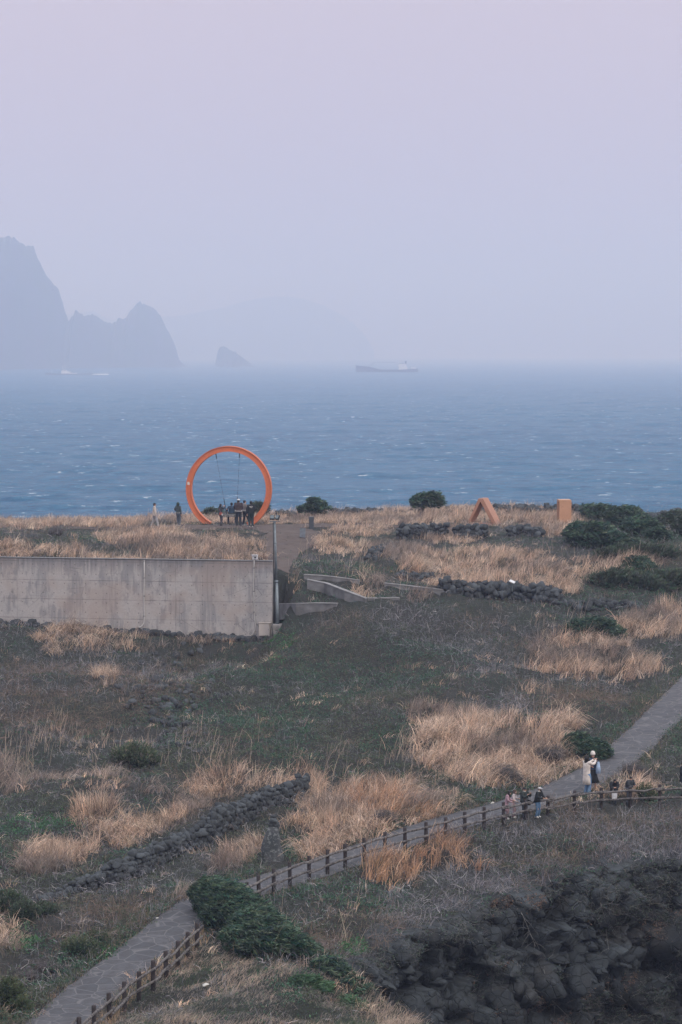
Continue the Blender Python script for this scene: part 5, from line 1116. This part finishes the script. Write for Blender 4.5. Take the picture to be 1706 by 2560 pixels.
def skinmesh(pts, edges, rad):
    me = bpy.data.meshes.new('tmp'); me.from_pydata([tuple(p) for p in pts], edges, []); o = bpy.data.objects.new('tmp', me); C.objects.link(o)
    m = o.modifiers.new('s', 'SKIN'); m.use_smooth_shade = True
    for i, r_ in enumerate(rad): me.skin_vertices[0].data[i].radius = (r_, r_) if not hasattr(r_, '__len__') else r_; me.skin_vertices[0].data[i].use_root = (i == 0)
    ss = o.modifiers.new('u', 'SUBSURF'); ss.levels = 1; ss.render_levels = 1
    dg = bpy.context.evaluated_depsgraph_get(); ev = o.evaluated_get(dg); m2 = ev.to_mesh(); V = [tuple(v.co) for v in m2.vertices]; F = [tuple(p.vertices) for p in m2.polygons]; ev.to_mesh_clear()
    bpy.data.objects.remove(o); bpy.data.meshes.remove(me); return V, F
def ering(c, rx, ry, n=14, tilt=0, p=2.3):
    c = Vector(c); out_ = []
    for k in range(n):
        th = 2 * math.pi * k / n; a, b = math.cos(th), math.sin(th); rr = (abs(a) ** p + abs(b) ** p) ** (-1 / p)
        out_.append(c + Vector((a * rr * rx, b * rr * ry * math.cos(tilt), b * rr * ry * math.sin(tilt))))
    return out_
def smoothpts(a, b, c, n=7):
    a, b, c = Vector(a), Vector(b), Vector(c); return [((1 - t) ** 2 * a + 2 * t * (1 - t) * (b + (b - (a + c) / 2) * .45) + t * t * c) for t in [i / (n - 1) for i in range(n)]]
def person(label, foot, H, face, hands=((-.24, .02, .78), (.24, .02, .78)), lean=0.0, legs=((-.10, 0.0), (.10, 0.0)), seated=None, top=(.1, .1, .1), top_len=.0, flare=1.0,
           legc=(.05, .05, .06), skirt=None, hair='short', hairm=None, hat=None, shoes=None, hood=False, hem=None, collar=None, sleeve=True, puff=1.0, head_turn=0, head_down=0.0, mask=False, glasses=False, extra=None, width=1.0, legw=1.0, group='visitors', pants=True):
    s = H / 1.72; P = np.array(foot, float); t = thing('person', label, 'person', tuple(P), face, group)
    V_ = lambda x, f, z: Vector((x * s, -f * s, z * s))
    hipz = .93 if seated is None else seated; hipf = 0 if seated is None else -.02
    pel = V_(0, hipf, hipz); ch = V_(0, hipf + lean * .55, hipz + .36); nk = V_(0, hipf + lean * .85, hipz + .545 - abs(lean) * .18); hd = V_(0, hipf + lean * 1.0 + .015 + head_down * .07, hipz + .655 - abs(lean) * .26 - head_down * .03)
    up = (nk - pel).normalized()
    sh = [nk + Vector((-.175 * s * width, 0, -.065 * s)), nk + Vector((.175 * s * width, 0, -.065 * s))]
    hip = [pel + V_(-.085, 0, -.02), pel + V_(.085, 0, -.02)]; knee = []; ank = []
    for i, (lx, lf) in enumerate(legs):
        if seated is None: k_, a_ = ik(hip[i], V_(lx, lf, .075), .44 * s, .43 * s, V_(0, 1, .1))
        else: k_ = V_(lx, .40, hipz + .0); a_ = V_(lx * 1.1, lf, .075)
        knee.append(k_); ank.append(a_)
    elb = []; wri = []
    for i, h_ in enumerate(hands):
        e_, w2 = ik(sh[i], V_(*h_), .285 * s, .26 * s, Vector(((-.5, .5)[i], .25, -1.0))); elb.append(e_); wri.append(w2)
    # body: one continuous skin grown over the skeleton
    pts = [pel, (pel + ch) / 2, ch, nk, hd - V_(0, 0, .055), hd + V_(0, 0, .03), hd + V_(0, 0, .085)]; rad = [.125, .115, .125, .052, .072, .085, .055]; ed = [(0, 1), (1, 2), (2, 3), (3, 4), (4, 5), (5, 6)]
    for i in (0, 1):
        b = len(pts); dirh = (wri[i] - elb[i]).normalized(); pts += [sh[i], elb[i], wri[i], wri[i] + dirh * .075 * s]; rad += [.055, .042, .027, .034]; ed += [(2, b), (b, b + 1), (b + 1, b + 2), (b + 2, b + 3)]
        b = len(pts); pts += [hip[i], knee[i], ank[i], ank[i] + V_(0, .13, -.045)]; rad += [.085, .058, .036, .034]; ed += [(0, b), (b, b + 1), (b + 1, b + 2), (b + 2, b + 3)]
    bv, bf = skinmesh(pts, ed, [r_ * s for r_ in rad]); mb = MB(); mb.add(bv, bf)
    for i in (0, 1):
        dirh = (wri[i] - elb[i]).normalized(); palm = wri[i] + dirh * .085 * s; side = dirh.cross(Vector((0, 0, 1))); side = side.normalized() if side.length > .1 else Vector((1, 0, 0)); nrm = side.cross(dirh).normalized()
        for q, (off_, ln) in enumerate(((-.03, .060), (-.010, .075), (.010, .080), (.028, .070))):
            a = palm + side * off_ * s; b = a + dirh * ln * .55 * s - nrm * .012 * s; c = b + dirh * ln * .35 * s - nrm * .03 * s; mb.tube([a - dirh * .02 * s, b, c], [.010 * s, .009 * s, .007 * s], 5)
        a = wri[i] + dirh * .03 * s; sg = (1, -1)[i]; mb.tube([a, a + side * sg * .035 * s + dirh * .03 * s, a + side * sg * .045 * s + dirh * .065 * s], [.013 * s, .011 * s, .009 * s], 5)
    hr = Matrix.Rotation(head_turn, 3, 'Z')
    mb.ell(hd + hr @ V_(0, .095, .0), (.014 * s, .020 * s, .022 * s), 6, 5)
    for sg in (-1, 1): mb.ell(hd + hr @ V_(sg * .078, 0, .0), (.012 * s, .02 * s, .03 * s), 6, 5)
    mb.ell(hd + hr @ V_(0, .03, -.055), (.05 * s, .055 * s, .04 * s), 8, 6)
    mb.build('body', SKIN, t, True)
    if not glasses:
        mb = MB()
        for sg in (-1, 1): mb.ell(hd + hr @ V_(sg * .03, .084, .018), (.011 * s, .006 * s, .007 * s), 6, 4)
        mb.ell(hd + hr @ V_(0, .088, -.042), (.022 * s, .006 * s, .006 * s), 6, 4); mb.build('face_features', cloth((.06, .03, .03), 'dark_features'), t, True)
    else:
        mb = MB()
        for sg in (-1, 1): mb.ell(hd + hr @ V_(sg * .033, .086, .018), (.027 * s, .010 * s, .021 * s), 8, 5)
        mb.tube([hd + hr @ V_(-.08, .02, .022), hd + hr @ V_(-.05, .085, .022), hd + hr @ V_(.05, .085, .022), hd + hr @ V_(.08, .02, .022)], .005 * s, 4); mb.build('sunglasses', SHOEB, t, True)
    if mask: mb = MB(); mb.ell(hd + hr @ V_(0, .062, -.038), (.062 * s, .048 * s, .045 * s), 10, 7); mb.build('face_mask', SHOEB, t, True)
    # upper garment
    mb = MB(); w_, d_ = .185 * width * puff, .120 * puff; low = .06 - top_len; rings = []
    levels = [(low, 1.0 * flare, 1.05 * flare)] + ([(low * .5, 1 + (flare - 1) * .55, 1.03)] if top_len > .15 else []) + [(.05, .93, 1.0), (.18, .92, .98), (.32, 1.0, 1.02), (.42, 1.02, .98), (.485, .80, .78), (.53, .40, .60), (.57, .33, .52)]
    for z, a, b in levels:
        q = np.clip(z / .545, -.2, 1.05) if z > 0 else 0; f_ = lean * .85 * (q if q > 0 else 0) + hipf; zz = hipz + z - abs(lean) * .18 * max(q, 0); rings.append(ering(V_(0, f_, zz), w_ * a * s, d_ * b * s, 16))
    mb.loft(rings)
    if sleeve:
        for i in (0, 1):
            sp0 = smoothpts(sh[i] + Vector(((.03, -.03)[i] * s, 0, .0)), elb[i], wri[i], 8); mb.tube(sp0, list(np.linspace(.078, .047, 8) * s * puff), 9)
            mb.ell(sh[i] + Vector(((.02, -.02)[i] * s, 0, -.005 * s)), (.083 * s * puff, .080 * s * puff, .078 * s * puff), 10, 7)
    mb.build('coat' if top_len > .2 else 'jacket', cloth(top), t, True)
    if hem: mb = MB(); mb.loft([ering(V_(0, hipf, hipz + low - .055), w_ * .97 * s, d_ * 1.0 * s, 16), ering(V_(0, hipf, hipz + low + .02), w_ * .95 * s, d_ * .98 * s, 16)]); mb.build('shirt_hem', cloth(hem), t, True)
    if collar: mb = MB(); mb.loft([ering(nk + V_(0, -.005, -.035), .095 * s, .085 * s, 12), ering(nk + V_(0, .012, .045), .075 * s, .072 * s, 12)]); mb.build('collar', cloth(collar), t, True)
    # lower garment
    if pants:
        mb = MB(); mb.loft([ering(pel + V_(0, 0, -.13), .155 * s, .11 * s, 14), ering(pel + V_(0, 0, -.02), .17 * s, .118 * s, 14), ering(pel + V_(0, 0, .08), .155 * s, .105 * s, 14)])
        for i in (0, 1): mb.tube(smoothpts(hip[i] + V_(0, 0, .03), knee[i], ank[i] + V_(0, 0, -.01), 9), list(np.array([.098, .096, .088, .080, .074, .070, .068, .068, .070]) * s * legw), 10)
        mb.build('trousers', cloth(legc), t, True)
    if skirt:
        z1, c_, fl = skirt; mb = MB(); mb.loft([ering(V_(0, 0, z1), .20 * fl * s, .17 * fl * s, 18), ering(V_(0, 0, (z1 + hipz) / 2), .17 * (1 + fl) / 2 * s, .14 * (1 + fl) / 2 * s, 18), ering(V_(0, 0, hipz + .08), .145 * s, .105 * s, 18)]); mb.build('skirt', cloth(c_), t, True)
    for i in (0, 1):
        mb = MB(); a = ank[i]; mb.loft([[a + V_(x_ * .7, f_, -.075) for x_, f_ in ((-.05, -.07), (.05, -.07), (.055, .10), (.03, .185), (-.03, .185), (-.055, .10))], [a + V_(x_ * .7, f_, -.02) for x_, f_ in ((-.05, -.065), (.05, -.065), (.05, .08), (.025, .17), (-.025, .17), (-.05, .08))], [a + V_(x_ * .6, f_, .04) for x_, f_ in ((-.05, -.055), (.05, -.055), (.045, .03), (.02, .05), (-.02, .05), (-.045, .03))]]); mb.build('shoe', shoes or SHOEW, t, True)
    # hair and hats
    hm_ = hairm or HAIR; bk = lambda f_, z_, rx, ry, rz: (hd + hr @ V_(0, f_, z_), (rx * s, ry * s, rz * s))
    mb = MB()
    c_, r_ = bk(-.018, .045, .092, .098, .088); mb.ell(c_, r_, 12, 8)
    if hair == 'short': c_, r_ = bk(-.045, -.005, .082, .065, .075); mb.ell(c_, r_, 12, 8)
    if hair in ('long', 'bob'):
        zb = -.34 if hair == 'long' else -.16
        mb.loft([ering(hd + hr @ V_(0, -.055, zb), .085 * s, .045 * s, 12), ering(hd + hr @ V_(0, -.055, zb * .6), .105 * s, .062 * s, 12), ering(hd + hr @ V_(0, -.04, -.04), .100 * s, .072 * s, 12), ering(hd + hr @ V_(0, -.03, .05), .094 * s, .085 * s, 12), ering(hd + hr @ V_(0, -.02, .10), .06 * s, .06 * s, 12)])
        if hair == 'long':
            for sg in (-1, 1): mb.tube([hd + hr @ V_(sg * .08, .02, .02), hd + hr @ V_(sg * .095, .03, -.1), hd + hr @ V_(sg * .10, .05, -.24)], [.028 * s, .034 * s, .02 * s], 7)
    mb.build('hair', hm_, t, True)
    if hat:
        kind, c2 = hat; mb = MB()
        if kind == 'cap':
            c_, r_ = bk(-.01, .065, .100, .106, .072); mb.ell(c_, r_, 14, 8); mb.loft([[hd + hr @ V_(x_, f_, .058) for x_, f_ in ((-.075, .06), (-.06, .15), (0, .18), (.06, .15), (.075, .06))], [hd + hr @ V_(x_, f_, .07) for x_, f_ in ((-.075, .06), (-.06, .15), (0, .18), (.06, .15), (.075, .06))]])
        if kind == 'beanie': mb.loft([ering(hd + V_(0, -.005, .035), .105 * s, .110 * s, 14), ering(hd + V_(0, -.01, .075), .106 * s, .112 * s, 14), ering(hd + V_(0, -.015, .15), .092 * s, .095 * s, 14), ering(hd + V_(0, -.02, .20), .05 * s, .05 * s, 14)])
        if kind == 'hood': c_, r_ = bk(-.03, .02, .118, .115, .135); mb.ell(c_, r_, 12, 8); mb.ell(nk + V_(0, -.04, .02), (.12 * s, .10 * s, .07 * s), 12, 7)
        mb.build('hat' if kind != 'hood' else 'hood', cloth(c2), t, True)
    if extra: extra(t, V_, s, dict(nk=nk, pel=pel, wri=wri, sh=sh, hd=hd, ch=ch))
    return t
def phone_at(t, V_, s, J, i=1, dz=.05):
    mb = MB(); mb.box(J['wri'][i] + V_(0, .10, dz), (.075 * s, .012, .15 * s)); return mb
def held_phone(i=1):
    def f(t, V_, s, J):
        P = t.matrix_basis @ Vector((0, 0, 0)); 
    return f
def G(px, py): return ghit(px, py)
def topH(px, py_top, foot, k=1.0):
    """height that carries the head to the photo's row"""
    return (at(px, py_top, foot[1])[2] - foot[2]) * k
R90 = R(90)
# --- group at the ring
f = G(387, 1319); person('person in a loose cream shirt walking alone left of the ring, dark short hair', f, topH(387, 1257, f), R(95), hands=((-.2, .10, .82), (.2, -.05, .84)), legs=((-.08, .26), (.08, -.24)), top=(.62, .54, .49), top_len=.16, flare=1.2, legc=(.42, .41, .43), legw=1.15)
f = G(446, 1315); person('person in a dark hood and blue jeans standing just left of the ring', f, topH(447, 1256, f), R(150), hands=((-.27, -.02, .86), (.2, .18, 1.12)), legs=((-.10, -.02), (.10, .06)), top=(.055, .075, .08), legc=(.10, .125, .16), hat=('hood', (.035, .055, .045)), hem=(.45, .45, .46), legw=1.1)
def bag_red(t, V_, s, J):
    mb = MB(); mb.box(V_(-.14, -.10, .93), (.24 * s, .12 * s, .20 * s)); mb.tube([V_(-.16, -.10, 1.02), V_(-.02, -.14, 1.25), V_(.12, -.06, 1.42)], .012 * s, 5); b = mb.build('shoulder_bag', cloth((.42, .11, .085), 'red_bag'), t, bevel=.02)
    mb = MB(); mb.ell(V_(-.30, -.10, .86), (.06 * s, .05 * s, .09 * s), 8, 6); mb.build('bag_charm', SHOEW, b, True)
f = G(552, 1314); person('person in a dark jacket with a red shoulder bag taking a picture beside the swing', f, topH(552, 1259, f), R(135), hands=((-.05, .34, 1.46), (.12, .36, 1.47)), legs=((-.12, -.08), (.12, .14)), top=(.045, .055, .07), top_len=.05, legc=(.09, .085, .10), hair='bob', extra=bag_red, shoes=SHOEB)
sd0 = ringpt(578, 1307); sd0.z = float(gz(sd0.x, sd0.y - .1)); person('person in a navy sweater seated on the swing with their back to the camera', (sd0.x + .05, sd0.y - .1, sd0.z), 1.72, R(180), hands=((-.30, .02, 1.02), (.30, .02, 1.02)), seated=(ringpt(578, 1286).z - sd0.z) + .06, legs=((-.24, .55), (.24, .55)), top=(.030, .055, .095), legc=(.03, .035, .045), width=1.12)
f = G(597, 1316); person('person in a brown jacket and white cap standing behind the swing', f, topH(597, 1247, f), R(180), hands=((-.12, .22, 1.05), (.12, .22, 1.05)), top=(.060, .042, .045), legc=(.028, .034, .045), hat=('cap', (.75, .74, .76)), hem=(.66, .65, .67), width=1.15, puff=1.12, legw=1.15, shoes=SHOEB, legs=((-.13, 0), (.13, 0)))
f = G(612, 1315); person('person in a beige grey sweater stepping forward between two others at the swing', f, topH(613, 1250, f), R(115), hands=((-.05, .26, 1.05), (.1, .28, 1.1)), top=(.25, .225, .22), legc=(.025, .027, .032), legs=((-.1, .34), (.1, -.12)))
def backprint(t, V_, s, J):
    mb = MB()
    for k in range(13):
        a = math.pi * (.08 + .84 * k / 12); x_ = -math.cos(a) * .105; z_ = .02 * math.sin(a); mb.box(V_(x_, -.142, 1.335 + z_ + (k % 2) * .008), (.015 * s, .008, .036 * s))
    for k in range(9): mb.box(V_(-.07 + .0175 * k, -.142, 1.285), (.012 * s, .008, .022 * s + .006 * (k % 3) * s))
    mb.build('back_print', SHOEW, t)
f = G(628, 1318); person('person in a black jacket with white lettering across the back, right of the swing', f, topH(627, 1252, f), R(186), hands=((-.14, .18, 1.0), (.25, .02, .88)), top=(.022, .026, .032), legc=(.025, .045, .05), width=1.15, puff=1.1, legw=1.25, extra=backprint, top_len=.05)
# --- visitors by the fence; feet on the path just behind the rails
def behind(px, py): 
    return G(px, py)
f = behind(1266, 2049); person('person in a long pink coat with long black hair leaning at the fence', f, topH(1266, 1977, f, 1.04), R(78), hands=((-.10, .33, 1.05), (.10, .38, 1.10)), lean=.12, top=(.44, .29, .34), top_len=.50, flare=1.25, legc=(.3, .2, .23), hair='long', shoes=SHOEW, head_down=.6)
f = behind(1283, 2045); person('person with brown hair in a white top half hidden behind the pink coat', f, topH(1281, 1975, f, 1.04), R(70), hands=((-.1, .25, 1.0), (.1, .30, 1.15)), lean=.1, top=(.62, .55, .57), top_len=.40, flare=1.1, legc=(.36, .26, .29), hair='long', hairm=BROWNH)
def black_bag(t, V_, s, J):
    mb = MB(); mb.box(V_(.27, .06, .86), (.12 * s, .22 * s, .30 * s)); mb.tube([V_(.27, .1, 1.0), V_(.2, .02, 1.3), V_(.1, -.02, 1.45)], .012 * s, 5); mb.build('shoulder_bag', SHOEB, t, bevel=.03)
f = behind(1310, 2047); person('person in sunglasses and a dark jacket holding up a phone at the fence', f, topH(1308, 1969, f, 1.03), R(35), hands=((.02, .26, 1.30), (.20, .30, 1.36)), lean=.05, top=(.035, .045, .045), top_len=.08, legc=(.06, .075, .09), hair='short', glasses=True, collar=(.6, .58, .55), width=1.15, puff=1.15, extra=black_bag, shoes=SHOEB)
f = behind(1343, 2044); person('person in a pale cap and black mask leaning with both hands over the rail', f, topH(1345, 1968, f, 1.04), R(50), hands=((-.10, .46, 1.12), (.12, .48, 1.12)), lean=.16, top=(.022, .026, .03), top_len=.12, flare=1.15, legc=(.11, .20, .33), hat=('cap', (.55, .55, .57)), mask=True, collar=(.6, .58, .56), width=1.12, puff=1.1)
def camera_h(t, V_, s, J):
    m = (J['wri'][0] + J['wri'][1]) / 2 + V_(0, .11, .03); mb = MB(); mb.box(m, (.14 * s, .07 * s, .09 * s)); mb.tube([m, m + V_(0, .11, 0)], .035 * s, 8); return mb.build('handheld_camera', SHOEB, t, bevel=.01)
f = G(1467, 1988); person('person in a long cream coat and jeans photographing with raised arms', f, topH(1464, 1888, f), R(125), hands=((-.06, .44, 1.47), (.10, .46, 1.47)), top=(.80, .72, .67), top_len=.52, flare=1.12, legc=(.14, .25, .42), hair='long', legw=1.1, extra=camera_h)
def blue_bag(t, V_, s, J):
    mb = MB(); c0 = J['wri'][1] + V_(.03, .05, .0); mb.loft([[c0 + V_(x_, f_, -.52) for x_, f_ in ((-.10, -.03), (.10, -.03), (.10, .05), (-.10, .05))], [c0 + V_(x_, f_, -.30) for x_, f_ in ((-.085, -.05), (.10, -.05), (.10, .06), (-.085, .06))], [c0 + V_(x_, f_, -.02) for x_, f_ in ((-.04, -.02), (.05, -.02), (.05, .03), (-.04, .03))]]); mb.build('cloth_bag', cloth((.42, .55, .76), 'pale_blue_cloth'), t, True)
f = G(1482, 1980); person('person in a white beanie and black skirt with a pale blue bag', f, topH(1474, 1881, f), R(10), hands=((-.15, .2, 1.15), (.14, .18, 1.36)), top=(.04, .07, .13), legc=(.4, .27, .22), pants=False, skirt=(.42, (.018, .02, .024), 1.45), hair='bob', hat=('beanie', (.72, .66, .62)), extra=blue_bag, shoes=SHOEB)
def tote(t, V_, s, J):
    mb = MB(); mb.loft([[V_(x_, f_, .42) for x_, f_ in ((-.17, .20), (.13, .20), (.13, .28), (-.17, .28))], [V_(x_, f_, .80) for x_, f_ in ((-.20, .19), (.14, .19), (.14, .29), (-.20, .29))]]); mb.tube([V_(-.16, .24, .8), V_(-.12, .22, 1.12), V_(-.05, .24, .8)], .014 * s, 5); mb.build('tote_bag', cloth((.70, .70, .74), 'white_canvas'), t, bevel=.02)
f = behind(1535, 2012); person('person with long black hair in a black coat looking down, white tote at their knees', f, topH(1535, 1948, f, 1.08), R(8), hands=((-.06, .24, 1.12), (.06, .24, 1.12)), lean=.14, head_down=1.2, top=(.04, .045, .052), top_len=.22, legc=(.04, .05, .06), hair='long', extra=tote, shoes=SHOEB, puff=1.25, width=1.2)
f = behind(1571, 2012); person('person in a black jacket over a pale vest resting both arms on the top rail', f, topH(1571, 1944, f, 1.10), R(35), hands=((.02, .42, 1.12), (.16, .44, 1.14)), lean=.2, top=(.045, .05, .06), legc=(.08, .085, .10), hair='short', hem=(.55, .54, .54), width=1.25, puff=1.25, collar=(.55, .53, .52), shoes=SHOEB)
f = G(1708, 1992); person('person in black clothes standing at the right edge of the view', f, topH(1708, 1902, f), R(60), hands=((-.1, .25, 1.1), (.1, .28, 1.15)), top=(.018, .022, .03), top_len=.25, legc=(.02, .024, .035), hair='short', width=1.15, puff=1.2, shoes=SHOEB, legw=1.15)
